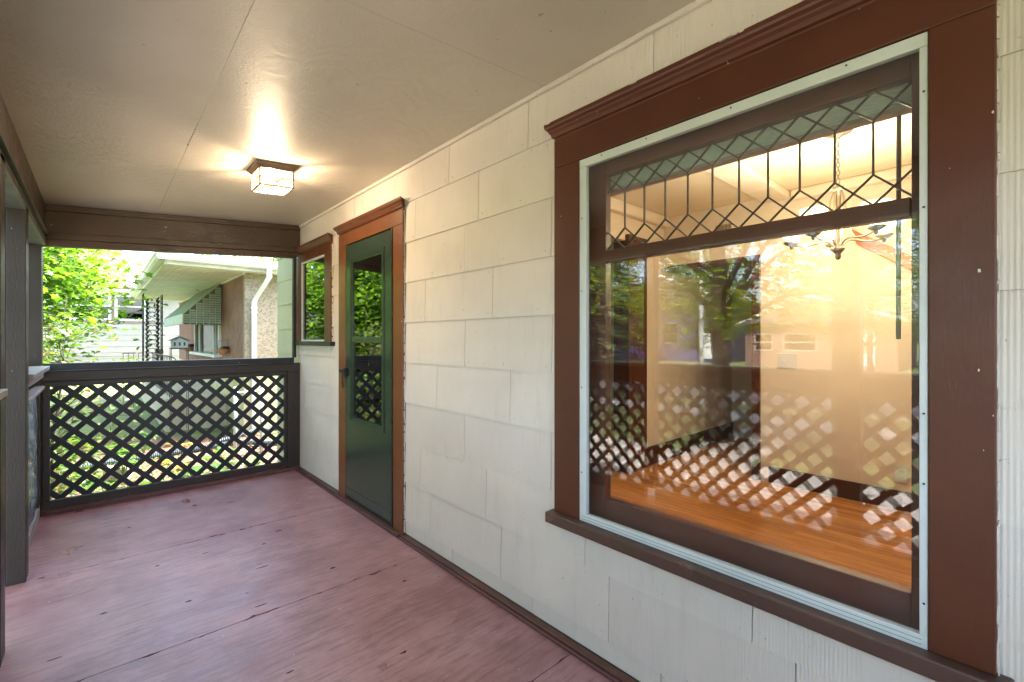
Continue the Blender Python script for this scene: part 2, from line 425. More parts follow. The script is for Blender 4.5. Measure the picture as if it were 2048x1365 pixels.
bx('porch_skirt', RAILB, pf, -.36, 1.5, -1.72, 4.86, GZ, -.142, bev=0)
# gouges in the floor paint
gou = MB(); rnd = random.Random(5)
for (x, y, l) in [q_ for q_ in [(.66, 2.88, .07), (.30, 2.75, .055), (.42, 2.55, .05), (.16, 2.62, .05), (.03, 2.9, .045), (-.12, 2.62, .04), (.75, 3.2, .05), (.62, 2.47, .05), (.45, 3.3, .04),
                  (.9, 3.35, .045), (.2, 3.3, .035), (1.1, 2.75, .04), (.95, 2.6, .05), (.55, 4.3, .05), (.2, 4.1, .04), (.8, 4.2, .05), (1.15, 3.9, .03), (.6, 1.9, .06), (.9, 1.7, .04), (.3, 1.95, .03), (1.2, 2.2, .03), (0.05, 2.2, .05)] if hash(q_) % 3]:
    pts = []; n = 7; gw = rnd.choice((.2, .35, .6, 1.1)); l *= rnd.uniform(.4, 1.1); x += rnd.uniform(-.05, .05)
    for i in range(n+1): pts.append((x-l/2+l*i/n, y+.0055*gw*math.sin(math.pi*i/n)*(.5+rnd.random())))
    for i in range(n, -1, -1): pts.append((x-l/2+l*i/n, y-.0055*gw*math.sin(math.pi*i/n)*(.3+rnd.random())-.0005))
    gou.prism(pts, 'z', -.001, .0012)
gou.build('paint_gouges', painted('bare_wood_dark', (.045, .014, .010), .8), pf)['kind'] = 'stuff'

# ------------------------------------------------------------------ porch ceiling
pc = thing('porch_ceiling', (.6, 1.6, 2.4), kind='structure')
yb = [-1.75, -.70, 1.41, 3.518, 4.90]
for x0, x1 in ((-.36, .3546), (.3556, 1.5)):
    for a, b in zip(yb[:-1], yb[1:]):
        MB().sbox(x0, x1, a+.0004, b-.0004, ZC, ZC+.012, KS).build('ceiling_panel', CEIL, pc, .0008)
MB().sbox(-.36, 1.5, -1.75, 4.9, ZC+.0135, ZC+.02, KS).build('ceiling_backing', RAILB, pc)
sp = MB()
y = 2.66; q_ = random.Random(4)
while y < 3.0:
    l_ = q_.choice((.006, .012, .03, .055)); w_ = q_.uniform(.0008, .0022); o_ = q_.uniform(-.0012, .0012)
    sp.sbox(.355-w_+o_, .355+w_+o_, y, y+l_, ZC-.0008, ZC+.001, KS); y += l_+q_.uniform(.003, .03)
sp.build('seam_gap', painted('seam_dark', (.03, .02, .015), .9), pc, kind='stuff')
MB().sbox(1.477, 1.4945, -1.75, 4.795, ZC-.021, ZC-.0005, 0).build('ceiling_bead', SHING, pc, .003)

# ------------------------------------------------------------------ the house we stand at
house = thing('house', (4.5, 2, GZ), 'cream shingled house whose front wall runs beside the maroon porch floor', 'house')
holes = [(.14, 1.21, .545, 2.045), (4.10, 4.73, 1.28, 2.07), (2.83, 3.63, .0, 2.06)]
cover = [(.030, 1.345, .510, 2.165), (3.95, 4.99, 1.262, 2.12), (2.698, 3.767, .0, 2.15)]
# wall core
rs = [(-2.5, 5.6, GZ, 3.0)]
for h in holes: rs = subtract(rs, h)
m = MB()
for a, b, c, d in rs: m.box(1.503, 1.62, a, b, c, d)
m.build('front_wall', painted('wall_core', (.10, .07, .05), .9), house)
# shingle courses
zk = {-2: [.5], -1: [.2], 0: [1.0775], 1: [1.195], 2: [.733], 3: [.355], 4: [.729], 5: [.489], 6: [.732], 7: [.606], 8: [.880]}
zk[-2] = [.1]; ln = .653
rnd = random.Random(3)
for k in range(-3, 11):
    z0 = .100+.2618*k; z1 = z0+.2618
    off = zk.get(k, [rnd.uniform(0, .65)])[0]
    y = off-ln*6
    while y < 5.6:
        a, b = y+.0016, y+ln-.0016; y += ln
        for green in (0, 1):
            lo, hi = (max(a, -2.5), min(b, 4.85)) if not green else (max(a, 4.852), min(b, 5.6))
            if hi-lo < .02: continue
            zt, zb = (min(z1+.008, 2.452) if not green else min(z1+.008, 3.0)), z0+.0006
            if not green: zb = max(zb, .022)
            if zt-zb < .02: continue
            R_ = [(lo, hi, zb, zt)]
            for h in cover: R_ = subtract(R_, h)
            if not R_: continue
            mm = MB(); t = rnd.uniform(-.0008, .0008)
            for (p, q, r_, s_) in R_:
                f = lambda z: 1.4918+t+.0070*(z-z0)/.27
                xb, xt = f(r_), f(s_)
                mm.add([(xb, p, r_), (xb, q, r_), (xt, q, s_), (xt, p, s_), (1.5025, p, r_), (1.5025, q, r_), (1.5025, q, s_), (1.5025, p, s_)],
                       [(0, 1, 2, 3), (7, 6, 5, 4), (0, 4, 5, 1), (1, 5, 6, 2), (2, 6, 7, 3), (3, 7, 4, 0)])
            # nail heads
            if not green and k >= 0:
                for yy in (a+.035, b-.035, (a+b)/2):
                    zz = z0+.03
                    if any(p < yy < q and r_ < zz < s_ for p, q, r_, s_ in R_):
                        mm.prism([(yy+.0035*math.cos(j*1.047), zz+.0035*math.sin(j*1.047)) for j in range(6)], 'x', 1.4900, 1.4935)
            mm.build('shingle', SHINGG if green else SHING, house)
bx('base_moulding', BASEM, house, 1.455, 1.4915, -1.75, 2.69, .001, .022, bev=.004)
bx('base_moulding', BASEM, house, 1.455, 1.4915, 3.772, 4.79, .001, .022, bev=.004)
bx('base_shoe', MARB, house, 1.44, 1.4545, -1.75, 2.69, .0005, .014, bev=.004)
bx('base_shoe', MARB, house, 1.44, 1.4545, 3.772, 4.79, .0005, .014, bev=.004)
# ragged overpaint bead where shingles meet the casings, chipped spots
rnd = random.Random(77)
bead = MB()
def caulk(y, z0, z1):
    z = z0
    while z < z1:
        h_ = rnd.uniform(.012, .05); w_ = rnd.uniform(.0015, .0045); o_ = rnd.uniform(-.0015, .0015)
        bead.prism([(y-w_/2+o_, z), (y+w_/2+o_, z+.002), (y+w_/2*rnd.uniform(.4, 1)+o_, min(z+h_, z1)), (y-w_/2+o_, min(z+h_*.9, z1))], 'x', 1.4840+rnd.uniform(0, .002), 1.4915); z += h_*rnd.uniform(.7, 1.5)
for y_, a_, b_ in ((2.693, .03, 2.15), (3.773, .03, 2.15), (1.353, .55, 2.16), (.022, .51, 2.2), (3.942, 1.28, 2.12)): caulk(y_, a_, b_)
bead.build('paint_bead', SHING, house, kind='stuff')
# rest of the body
bx('side_wall', SHINGG, house, 1.622, 3.0, 5.47, 5.6, GZ, 3.0, bev=0)
bx('side_wall', SHINGG, house, 5.0, 9.4, 5.47, 5.6, GZ, 3.0, bev=0)
bx('side_wall', SHINGG, house, 3.0, 5.0, 5.47, 5.6, GZ, 0.9, bev=0)
bx('side_wall', SHINGG, house, 3.0, 5.0, 5.47, 5.6, 2.1, 3.0, bev=0)
bx('rear_wall', SHING, house, 9.27, 9.4, -2.5, 5.468, GZ, 3.0, bev=0)
bx('side_wall', SHING, house, 1.622, 9.268, -2.5, -2.37, GZ, 3.0, bev=0)
MB().prism([(1.1, 2.86), (9.9, 2.86), (5.5, 5.6)], 'y', -2.9, 5.9).build('roof', GREYROOF, house)
MB().add([(-.75, -2.2, 2.36), (1.502, -2.2, 2.80), (1.502, 5.1, 2.80), (-.75, 5.1, 2.36), (-.75, -2.2, 2.27), (1.502, -2.2, 2.47), (1.502, 5.1, 2.47), (-.75, 5.1, 2.27)],
         [(0, 1, 2, 3), (7, 6, 5, 4), (0, 4, 5, 1), (1, 5, 6, 2), (2, 6, 7, 3), (3, 7, 4, 0)]).build('porch_roof', GREYROOF, house)

def cornice(parent, y0, y1, z0, z1, mat, proj=.05):
    h = z1-z0; X = 1.4925
    prof = [(X, z0), (X-.010, z0), (X-.012, z0+h*.14), (X-.022, z0+h*.2), (X-.026, z0+h*.38), (X-.034, z0+h*.5),
            (X-.036, z0+h*.58), (X-.046, z0+h*.68), (X-proj, z0+h*.78), (X-proj, z1), (X, z1)]
    m = MB()
    # ends mitred by growing the profile outward
    V = []; n = len(prof)
    for (yy, sg) in ((y0, -1), (y1, 1)):
        for (x, z) in prof: V.append((x, yy+sg*(X-x)*.75, z))
    m.add(V, [tuple(range(n))[::-1], tuple(range(n, 2*n))]+[(i, (i+1) % n, (i+1) % n+n, i+n) for i in range(n)])
    return m.build('cornice', mat, parent, .0012)

# ---- picture window with leaded transom
pw = thing('picture_window', (1.5, .68, .5), parent=house, label='large picture window with leaded transom and white storm frame')
bx('casing', TRIMW, pw, 1.474, 1.5025, 1.213, 1.35, .5505, 2.045, bev=.003)
bx('casing', TRIMW, pw, 1.474, 1.5025, .025, .1375, .5505, 2.045, bev=.003)
bx('head_casing', TRIMW, pw, 1.474, 1.5025, .025, 1.35, 2.0455, 2.166, bev=.003)
cornice(pw, .03, 1.345, 2.1665, 2.237, TRIM)
bx('sill', SILLM, pw, 1.440, 1.5025, -.002, 1.374, .503, .5495, bev=.005)
# white storm frame: outer flange, raised inner bead
for nm, y0, y1, z0, z1 in (('storm_frame', .1385, .154, .548, 2.043), ('storm_frame', 1.178, 1.212, .548, 2.043)):
    bx(nm, WHITE, pw, 1.479, 1.500, y0, y1, z0+.034, z1-.034, bev=.0015)
bx('storm_frame', WHITE, pw, 1.479, 1.500, .1385, 1.212, .5495, .5815, bev=.0015)
bx('storm_frame', WHITE, pw, 1.479, 1.500, .1385, 1.212, 2.010, 2.043, bev=.0015)
g = MB()
for z0, z1 in ((.5585, .5597), (.570, .5712)): g.box(1.4783, 1.4795, .150, 1.20, z0, z1)
g.build('frame_groove', painted('groove_dark', (.12, .13, .13), .6), pw)
g = MB()
for y, z in [(1.2, 1.8), (1.2, 1.5), (1.2, 1.1), (1.2, .75), (.1455, 1.9), (.1455, 1.62), (.1455, 1.12), (.1455, .95), (.1455, .66), (.3, 2.032), (.6, 2.032), (.9, 2.032), (1.1, 2.032)]:
    g.prism([(y+.0028*math.cos(j*1.047), z+.0028*math.sin(j*1.047)) for j in range(6)], 'x', 1.4772, 1.4795)
g.build('screw', BLACK, pw)
bx('storm_glass', GLASS, pw, 1.4915, 1.4945, .156, 1.176, .583, 2.008, bev=0)
# sash
bx('sash_stile', SASH, pw, 1.542, 1.578, 1.126, 1.208, .55, 2.04, bev=.002)
bx('sash_stile', SASH, pw, 1.542, 1.578, .142, .1755, .55, 2.04, bev=.002)
bx('bottom_rail', SASH, pw, 1.542, 1.578, .176, 1.1255, .55, .647, bev=.003)
bx('top_rail', SASH, pw, 1.542, 1.578, .176, 1.1255, 1.974, 2.04, bev=.003)
bx('meeting_rail', SASH, pw, 1.538, 1.578, .176, 1.1255, 1.616, 1.665, bev=.003)
bx('jamb', SASH, pw, 1.5035, 1.62, 1.2085, 1.215, .546, 2.044, bev=0)
bx('jamb', SASH, pw, 1.5035, 1.62, .134, .1415, .546, 2.044, bev=0)
bx('stool', SASH, pw, 1.5035, 1.66, .10, 1.25, .53, .549, bev=0)
bx('sash_glass', GLASS2, pw, 1.558, 1.561, .176, 1.1255, .6475, 1.6155, bev=0)
Y0, Y1, ZB, ZT = .1755, 1.126, 1.665, 1.974
barsy = [.256+.08767*i for i in range(10)]; zt_, zb_ = 1.895, 1.747
def came(a, b, r=.0025):
    a = Vector((1.56, *a)); b = Vector((1.56, *b)); d = (b-a).normalized(); nn = Vector((0, -d.z, d.y))*r
    mm = MB(); V = []
    for x, k in ((1.5545, .55), (1.557, 1), (1.563, 1), (1.5655, .55)):
        for s_ in (-1, 1):
            for e in (a, b): V.append((x, e.y+s_*k*nn.y, e.z+s_*k*nn.z))
    # V index: 4*layer + 2*side + end
    F = []
    for l in range(3):
        for s_ in (0, 1): F.append((4*l+2*s_, 4*l+2*s_+1, 4*l+4+2*s_+1, 4*l+4+2*s_))
    F += [(0, 1, 3, 2), (12, 14, 15, 13), (0, 2, 6, 4), (4, 6, 10, 8), (8, 10, 14, 12), (1, 5, 7, 3), (5, 9, 11, 7), (9, 13, 15, 11)]
    mm.add(V, F).build('came', LEADM, pw)
LEADM = painted('lead_came', (.075, .065, .05), .45, (1, 1, 1), 60, .2, .001, .3, .6)
D = .08767
ext = [barsy[0]-D]+barsy+[barsy[-1]+D]
for i, y in enumerate(barsy): came((y, zb_), (y, zt_))
def clipc(a, b):
    # clip to the glass opening in y
    (ya, za), (yb2, zb2) = a, b
    if ya > yb2: (ya, za), (yb2, zb2) = b, a
    def at(y): return za+(zb2-za)*(y-ya)/(yb2-ya)
    if ya < Y0: za, ya = at(Y0), Y0
    if yb2 > Y1: zb2, yb2 = za+(zb2-za)*(Y1-ya)/(yb2-ya), Y1
    return (ya, za), (yb2, zb2)
for i in range(11):
    a, b = ext[i], ext[i+1]
    for p, q in (((a, zt_), (b, ZT)), ((b, zt_), (a, ZT)), ((a, zb_), (b, ZB)), ((b, zb_), (a, ZB))):
        came(*clipc(p, q))
zc1, zc2 = (zt_+ZT)/2, (zb_+ZB)/2
def pane(poly, mat=LEADG):
    # clip polygon to opening
    def cut(P, yv, keep):
        o_ = []
        for i in range(len(P)):
            a, b = P[i], P[(i+1) % len(P)]; ia, ib = keep(a[0]), keep(b[0])
            if ia: o_.append(a)
            if ia != ib:
                t = (yv-a[0])/(b[0]-a[0]); o_.append((yv, a[1]+t*(b[1]-a[1])))
        return o_
    P = cut(poly, Y0, lambda y: y >= Y0-1e-9)
    if len(P) < 3: return
    P = cut(P, Y1, lambda y: y <= Y1+1e-9)
    if len(P) < 3: return
    cx = sum(p[0] for p in P)/len(P); cz = sum(p[1] for p in P)/len(P)
    P = [(cx+(p[0]-cx)*.985, cz+(p[1]-cz)*.985) for p in P]
    MB().prism(P, 'x', 1.559, 1.5605).build('leaded_pane', mat, pw)
for i in range(11):
    a, b = ext[i], ext[i+1]; c = (a+b)/2
    pane([(a, zb_), (c, zc2), (b, zb_), (b, zt_), (c, zc1), (a, zt_)])
    pane([(a, ZT), (b, ZT), (c, zc1)]); pane([(a, ZB), (c, zc2), (b, ZB)])
for i in range(12):
    y = ext[i]; l, r_ = y-D/2, y+D/2
    pane([(y, zt_), (r_, zc1), (y, ZT), (l, zc1)], BEVG if i in (1, 4, 6, 9, 10) else LEADG)
    pane([(y, zb_), (l, zc2), (y, ZB), (r_, zc2)])

chip = MB()
for (y_, z_, s_) in ((.0303, 1.806, .0026), (.0517, 1.455, .0036), (.0524, 1.23, .002), (.045, 1.05, .001), (.10, 1.7, .001), (.03, 1.13, .0012), (.7, 2.10, .0012), (1.31, 1.83, .0016)):
    chip.prism([(y_+s_*rnd.uniform(.5, 1)*math.cos(j*.9), z_+2.0*s_*rnd.uniform(.5, 1)*math.sin(j*.9)) for j in range(7)], 'x', 1.4733, 1.4745)
for k_ in range(16):
    y_ = rnd.choice((1.36, .95, .62, .60, .57))+rnd.uniform(-.03, .03); s_ = rnd.uniform(.002, .006)
    chip.prism([(y_+s_*2*math.cos(j*.9), 2.234+s_*.5*math.sin(j*.9)) for j in range(7)], 'x', 1.4416, 1.4428)
chip.build('paint_chip', painted('primer_white', (.62, .56, .48), .8), pw)
# ---- small window at the porch end
sw = thing('side_window', (1.5, 4.4, 1.25), parent=house, label='small brown cased window beside the open end of the porch')
bx('casing', TRIM, sw, 1.474, 1.5025, 3.945, 4.098, 1.2805, 2.055, bev=.003)
bx('casing', TRIM, sw, 1.474, 1.5025, 4.732, 4.995, 1.2805, 2.055, bev=.003)
bx('head_casing', TRIM, sw, 1.474, 1.5025, 3.945, 4.995, 2.0555, 2.130, bev=.003)
cornice(sw, 3.945, 4.995, 2.1305, 2.205, TRIM, .055)
bx('sill', POST, sw, 1.452, 1.5025, 3.895, 4.90, 1.243, 1.2795, bev=.004)
bx('storm_frame', WHITE, sw, 1.482, 1.502, 4.0985, 4.108, 1.281, 2.055, bev=.001)
bx('storm_frame', WHITE, sw, 1.482, 1.502, 4.718, 4.7315, 1.281, 2.055, bev=.001)
bx('storm_frame', WHITE, sw, 1.482, 1.502, 4.1085, 4.7175, 1.281, 1.295, bev=.001)
bx('storm_frame', WHITE, sw, 1.482, 1.502, 4.1085, 4.7175, 2.038, 2.055, bev=.001)
bx('glass', DGLASS, sw, 1.494, 1.498, 4.1085, 4.7175, 1.2955, 2.0375, bev=0)
bx('dark_room_sheet', painted('dark_room', (.02, .02, .018), .9), sw, 1.60, 1.61, 4.0, 4.8, 1.2, 2.1, bev=0)  # dark sheet added in place of the unlit room behind the glass

# ---- storm door
sd = thing('storm_door', (1.5, 3.24, .04), parent=house, label='dark green storm door with a glazed upper half')
DC = painted('door_casing_lamp_tint', (.15, .050, .018), .33, (6, 6, 1), 26, .25, .002, .15, .55, chips=(.5, .42, .3))  # brown trim with the ceiling lamp's orange cast put into the colour
bx('door_casing', DC, sd, 1.474, 1.5025, 3.634, 3.770, .001, 2.060, bev=.003)
bx('door_casing', DC, sd, 1.474, 1.5025, 2.695, 2.826, .001, 2.060, bev=.003)
bx('head_casing', DC, sd, 1.474, 1.5025, 2.695, 3.770, 2.0605, 2.155, bev=.003)
cornice(sd, 2.70, 3.765, 2.1555, 2.226, TRIM, .05)
bx('hinge_strip', painted('door_edge_dark', (.01, .016, .013), .3), sd, 1.468, 1.503, 2.8265, 2.842, .03, 2.058, bev=.001)
bx('jamb', DC, sd, 1.485, 1.503, 3.6275, 3.6335, .03, 2.058, bev=0)
def ring(name, mat, x0, x1, y0, y1, z0, z1, yi0, yi1, zi0, zi1, parent, bev=.002):
    m = MB()
    m.box(x0, x1, y0, yi0, z0, z1); m.box(x0, x1, yi1, y1, z0, z1); m.box(x0, x1, yi0, yi1, z0, zi0); m.box(x0, x1, yi0, yi1, zi1, z1)
    return m.build(name, mat, parent)
ring('door_panel', DOORG, 1.478, 1.502, 2.843, 3.627, .045, 2.050, 2.957, 3.548, .642, 1.950, sd)
# stepped glazing frame
for (xa, ex, wd) in ((1.471, .0, .018), (1.474, .018, .012), (1.479, .030, .014)):
    ring('glazing_frame', DOORG, xa, 1.500, 2.957+ex, 3.548-ex, .642+ex, 1.950-ex, 2.957+ex+wd, 3.548-ex-wd, .642+ex+wd, 1.950-ex-wd, sd)
bx('glazing_bar', DOORG, sd, 1.476, 1.500, 3.001, 3.504, 1.272, 1.318, bev=.002)
bx('upper_glass', DGLASS, sd, 1.487, 1.490, 3.001, 3.504, 1.3185, 1.906, bev=0)
bx('lower_glass', DGLASS, sd, 1.492, 1.495, 3.001, 3.504, .686, 1.2715, bev=0)
bx('kick_plate', DOORG, sd, 1.474, 1.4775, 2.85, 3.62, .05, .112, bev=.001)
bx('door_sweep', BLACK, sd, 1.476, 1.50, 2.85, 3.62, .024, .0445, bev=.001)
MB().box(1.455, 1.4775, 3.582, 3.615, 1.00, 1.075).tube([(1.455, 3.60, 1.05), (1.425, 3.60, 1.05)], .013, 10).box(1.418, 1.432, 3.53, 3.625, 1.035, 1.062).build('handle', BLACK, sd, .003)
MB().tube([(1.468, 3.66, 1.03), (1.462, 3.662, 1.00), (1.464, 3.664, .93), (1.470, 3.664, .90)], .005, 6).build('latch_strike', BLACK, sd)
bx('threshold', BASEM, sd, 1.44, 1.503, 2.70, 3.765, .0008, .024, bev=.003)
bx('inner_door', WOODDK, sd, 1.60, 1.64, 2.80, 3.66, .02, 2.08, bev=0)
bx('inner_casing_light', CREAMIN, sd, 1.575, 1.598, 3.02, 3.12, .1, 2.06, bev=0)

# ------------------------------------------------------------------ porch end: header beam, railing with lattice
hb = thing('header_beam', (.6, 4.8, 2.2), 'dark brown boxed beam across the top of the open porch end, under the ceiling', 'beam')
MB().sbox(-.34, 1.4925, 4.80, 4.88, ZC-.215-.135+.132, ZC-.0015, KS).build('beam_board', BEAM, hb, .003)
MB().sbox(-.34, 1.482, 4.782, 4.7995, ZC-.048, ZC-.0015, KS).build('beam_crown', BEAM, hb, .003)
MB().sbox(-.34, 1.47, 4.79, 4.86, ZC-.268, ZC-.2185, .071).build('beam_strip', BEAM, hb, .004)
MB().sbox(-.34, 1.46, 4.80, 4.865, ZC-.322, ZC-.269, .069).build('beam_strip', BEAM, hb, .004)

def clip_rect(P, u0, u1, v0, v1):
    for ax, val, sg in ((0, u0, 1), (0, u1, -1), (1, v0, 1), (1, v1, -1)):
        o_ = []
        for i in range(len(P)):
            a, b = P[i], P[(i+1) % len(P)]; ia, ib = sg*(a[ax]-val) >= 0, sg*(b[ax]-val) >= 0
            if ia: o_.append(a)
            if ia != ib:
                t = (val-a[ax])/(b[ax]-a[ax]); o_.append((a[0]+t*(b[0]-a[0]), a[1]+t*(b[1]-a[1])))
        P = o_
        if len(P) < 3: return None
    return P
def lattice(parent, ax, d0, u0, u1, v0, v1, ph, pitch=.1425, wd=.038, th=.006, seed=1):
    """two crossing layers of laths; ax = axis normal to the panel"""
    rnd = random.Random(seed); h = wd/math.sqrt(2)
    for layer, sg in ((0, 1), (1, -1)):
        c0 = ph[layer]; lo, hi = (u0+sg*v0, u1+sg*v1) if sg == 1 else (u0-v1, u1-v0)
        k = math.ceil((lo-c0)/pitch)
        while c0+k*pitch < hi:
            c = c0+k*pitch+rnd.uniform(-.003, .003); k += 1
            # line u + sg*v = c
            L_ = 6
            P = [((c-h-t), sg*t) if False else None for t in (0,)]
            dx, dy = (1, -1*sg)
            cu = c/2; cv = sg*c/2
            nx, ny = (1, sg)
            q = h/2
            P = [(cu+dx*L_+nx*q, cv+dy*L_+ny*q), (cu+dx*L_-nx*q, cv+dy*L_-ny*q), (cu-dx*L_-nx*q, cv-dy*L_-ny*q), (cu-dx*L_+nx*q, cv-dy*L_+ny*q)]
            P = clip_rect(P, u0, u1, v0, v1)
            if not P: continue
            a0 = d0+layer*(th+.0005)
            MB().prism(P, 'y' if ax == 'y' else 'x', a0, a0+th).build('lath', LATT, parent)
er = thing('porch_railing', (.6, 4.8, 0), 'dark brown end railing filled with black diamond lattice, below the open porch end', 'railing', 'lattice railings round the porch')
bx('top_cap', RAILB, er, -.31, 1.487, 4.775, 4.838, 1.060, 1.0665, bev=.002)
bx('outer_rail', LATT, er, -.31, 1.447, 4.838, 4.90, 1.045, 1.118, bev=.004)
bx('top_rail', RAILB, er, -.31, 1.487, 4.790, 4.8375, .985, 1.0595, bev=.003)
bx('frame_top', RAILB, er, -.309, 1.37, 4.800, 4.838, .946, .9845, bev=.003)
bx('frame_stile', RAILB, er, -.309, -.270, 4.800, 4.838, .101, .9455, bev=.003)
bx('frame_stile', RAILB, er, 1.346, 1.372, 4.806, 4.838, .101, .9455, bev=.003)
bx('end_post', RAILB, er, 1.373, 1.487, 4.792, 4.838, .036, .9845, bev=.003)
bx('frame_bottom', RAILB, er, -.309, 1.372, 4.796, 4.838, .040, .1005, bev=.003)
bx('floor_cleat', MARB, er, -.309, 1.487, 4.786, 4.838, .0006, .0355, bev=.003)
bx('window_post', POST, er, 1.432, 1.462, 4.815, 4.86, 1.119, 2.108, bev=.002)
lattice(er, 'y', 4.842, -.31, 1.375, .06, .99, (.928+.882+.07, .928-.882+.07), .1425, .038)

# ------------------------------------------------------------------ porch front
def post(x0, x1, y0, y1, z0, z1, label):
    p = thing('porch_post', ((x0+x1)/2, (y0+y1)/2, z0), label, 'post', 'posts along the porch front')
    bx('post_board', POST, p, x0, x1, y0, y1, z0, z1, bev=.003)
    return p
p = post(-.45, -.311, 4.78, 4.90, 1.106, 2.29, 'brown corner post standing on the grey ledge where front and end railings meet')
post(-.45, -.311, 4.78, 4.90, GZ, 1.074, 'lower dark part of the corner post under the grey ledge')
p = post(-.362, -.289, 3.55, 3.67, .001, 2.02, 'tall chipped brown post on the far side of the porch entrance')
bx('door_stop', POST, p, -.385, -.3625, 3.56, 3.60, .001, 2.02, bev=.002)
bx('jamb_strip', RAILB, p, -.41, -.386, 3.58, 3.66, .001, 2.02, bev=.002)
for z in (.22, 1.25): MB().box(-.388, -.378, 3.548, 3.5595, z, z+.07).tube([(-.383, 3.548, z), (-.383, 3.548, z+.07)], .005, 6).build('hinge', IRON, p)
p = post(-.372, -.288, 2.69, 2.81, .001, 2.05, 'brown post on the near side of the porch entrance, at the left photo edge')
post(-.37, -.30, 1.93, 2.02, .10, 2.05, 'brown post splitting the front lattice railing, left of the two facing the big window')
post(-.39, -.30, .60, .74, .001, 2.05, 'wide brown post in the front lattice railing, right of the two facing the big window')
post(-.39, -.30, -1.75, -1.62, .001, 2.05, 'brown post at the near outer corner of the porch')
fb = thing('header_beam', (-.32, 1.6, 2.1), 'long brown beam along the front edge of the porch ceiling', 'beam')
bx('beam_board', BEAM, fb, -.40, -.293, -1.75, 4.779, 2.075, zc(-.293)-.002, bev=.003)
bx('fascia_strip', POST, fb, -.335, -.272, -1.75, 4.779, 2.062, 2.0745, bev=.002)
bx('header_track', POST, fb, -.355, -.288, -1.75, 4.779, 2.021, 2.056, bev=.002)
bx('header_soffit', painted('header_green_grey', (.07, .08, .065), .35, (9, 1, 9), 26, .6, .003, .3), fb, -.45, -.289, -1.75, 4.779, 1.992, 2.0205, bev=.002)
# far front panel with plastic sheet
fr = thing('porch_railing', (-.35, 4.2, 0), 'front railing section with grey ledge and bluish plastic sheet, beyond the entrance post', 'railing', 'lattice railings round the porch')
bx('ledge', LEDGE, fr, -.46, -.268, 3.672, 4.776, 1.076, 1.104, bev=.003)
bx('ledge_apron', LEDGE, fr, -.355, -.300, 3.672, 4.776, 1.020, 1.0755, bev=.003)
bx('sheet_batten', LEDGE, fr, -.345, -.290, 3.672, 4.776, .940, .962, bev=.003)
bx('bottom_ledge', LEDGE, fr, -.36, -.318, 3.672, 4.776, .002, .085, bev=.003)
bx('frame_stile', RAILB, fr, -.365, -.318, 4.70, 4.775, .086, .939, bev=.003)
m = MB(); n = 24
for i in range(n):
    for j in range(10): pass
V = []; F = []
for i in range(n+1):
    for j in range(13):
        y = 3.68+1.02*i/n; z = .086+.85*j/12
        V.append((-.330+.020*math.sin(math.pi*j/12)*math.sin(math.pi*i/n)+.004*math.sin(9*i/n*2+j), y, z))
for i in range(n):
    for j in range(12): F.append((i*13+j, i*13+j+1, (i+1)*13+j+1, (i+1)*13+j))
o = m.add(V, F).build('plastic_sheet', FILM, fr, smooth=True)
sm = o.modifiers.new('thickness', 'SOLIDIFY'); sm.thickness = .001
lattice(fr, 'x', -.375, 3.672, 4.776, .06, 1.02, (.03, .09), seed=4)
# near front lattice railing (seen mirrored in the big window)
nr = thing('porch_railing', (-.35, 1.3, 0), 'front railing with black diamond lattice facing the big window, seen mirrored in its glass', 'railing', 'lattice railings round the porch')
for (a, b) in ((2.02, 2.688), (.742, 1.928), (-1.62, .598)):
    bx('ledge', LEDGE, nr, -.46, -.268, a, b, 1.076, 1.104, bev=.003)
    bx('top_rail', RAILB, nr, -.36, -.31, a, b, .945, 1.075, bev=.003)
    bx('bottom_rail', RAILB, nr, -.36, -.31, a, b, .002, .10, bev=.003)
    lattice(nr, 'x', -.375, a, b, .06, .99, (.03, .09), seed=int(a*10)+9)
nrr = thing('porch_railing', (.6, -1.7, 0), 'lattice railing closing the porch end behind the viewer', 'railing', 'lattice railings round the porch')
bx('top_rail', RAILB, nrr, -.30, 1.49, -1.74, -1.69, .95, 1.10, bev=.003)
bx('bottom_rail', RAILB, nrr, -.30, 1.49, -1.74, -1.69, .002, .10, bev=.003)
lattice(nrr, 'y', -1.72, -.30, 1.49, .06, .98, (.03, .09), seed=17)

# ------------------------------------------------------------------ porch lamp
lamp = thing('porch_lamp', (.81, 3.145, 2.37), 'square bronze ceiling lamp with lit art glass sides on the porch ceiling', 'ceiling lamp')
X0, X1, YA, YB = .692, .932, 3.025, 3.265
def ringbox(m, ins, z0, z1, ins2=None):
    ins2 = ins if ins2 is None else ins2
    V = [(X0+i, YA+i, z) if k == 0 else (X1-i, YA+i, z) if k == 1 else (X1-i, YB-i, z) if k == 2 else (X0+i, YB-i, z)
         for i, z in ((ins, z0), (ins2, z1)) for k in range(4)]
    V = [(x, y, z+(KS*(x-.812) if True else 0)) for x, y, z in V]
    m.add(V, [(0, 1, 2, 3), (7, 6, 5, 4)]+[(i, (i+1) % 4, (i+1) % 4+4, i+4) for i in range(4)])
zl = zc(.812)-.001
BZ = painted('lamp_bronze', (.13, .085, .06), .4, (1, 1, 1), 60, .3, .001, .2, .6)
m = MB(); ringbox(m, 0, zl-.004, zl); ringbox(m, .004, zl-.014, zl-.004, .002); ringbox(m, .017, zl-.028, zl-.0142, .006); ringbox(m, .023, zl-.036, zl-.0282)
m.build('canopy', BZ, lamp)
gz0, gz1 = zl-.137, zl-.036; I = .026
def sh(x): return KS*(x-.812)
fr_ = MB()
for (x, y) in ((X0+I, YA+I), (X1-I, YA+I), (X1-I, YB-I), (X0+I, YB-I)):
    fr_.box(x-.004, x+.004, y-.004, y+.004, gz0-.002+sh(x), gz1+sh(x))
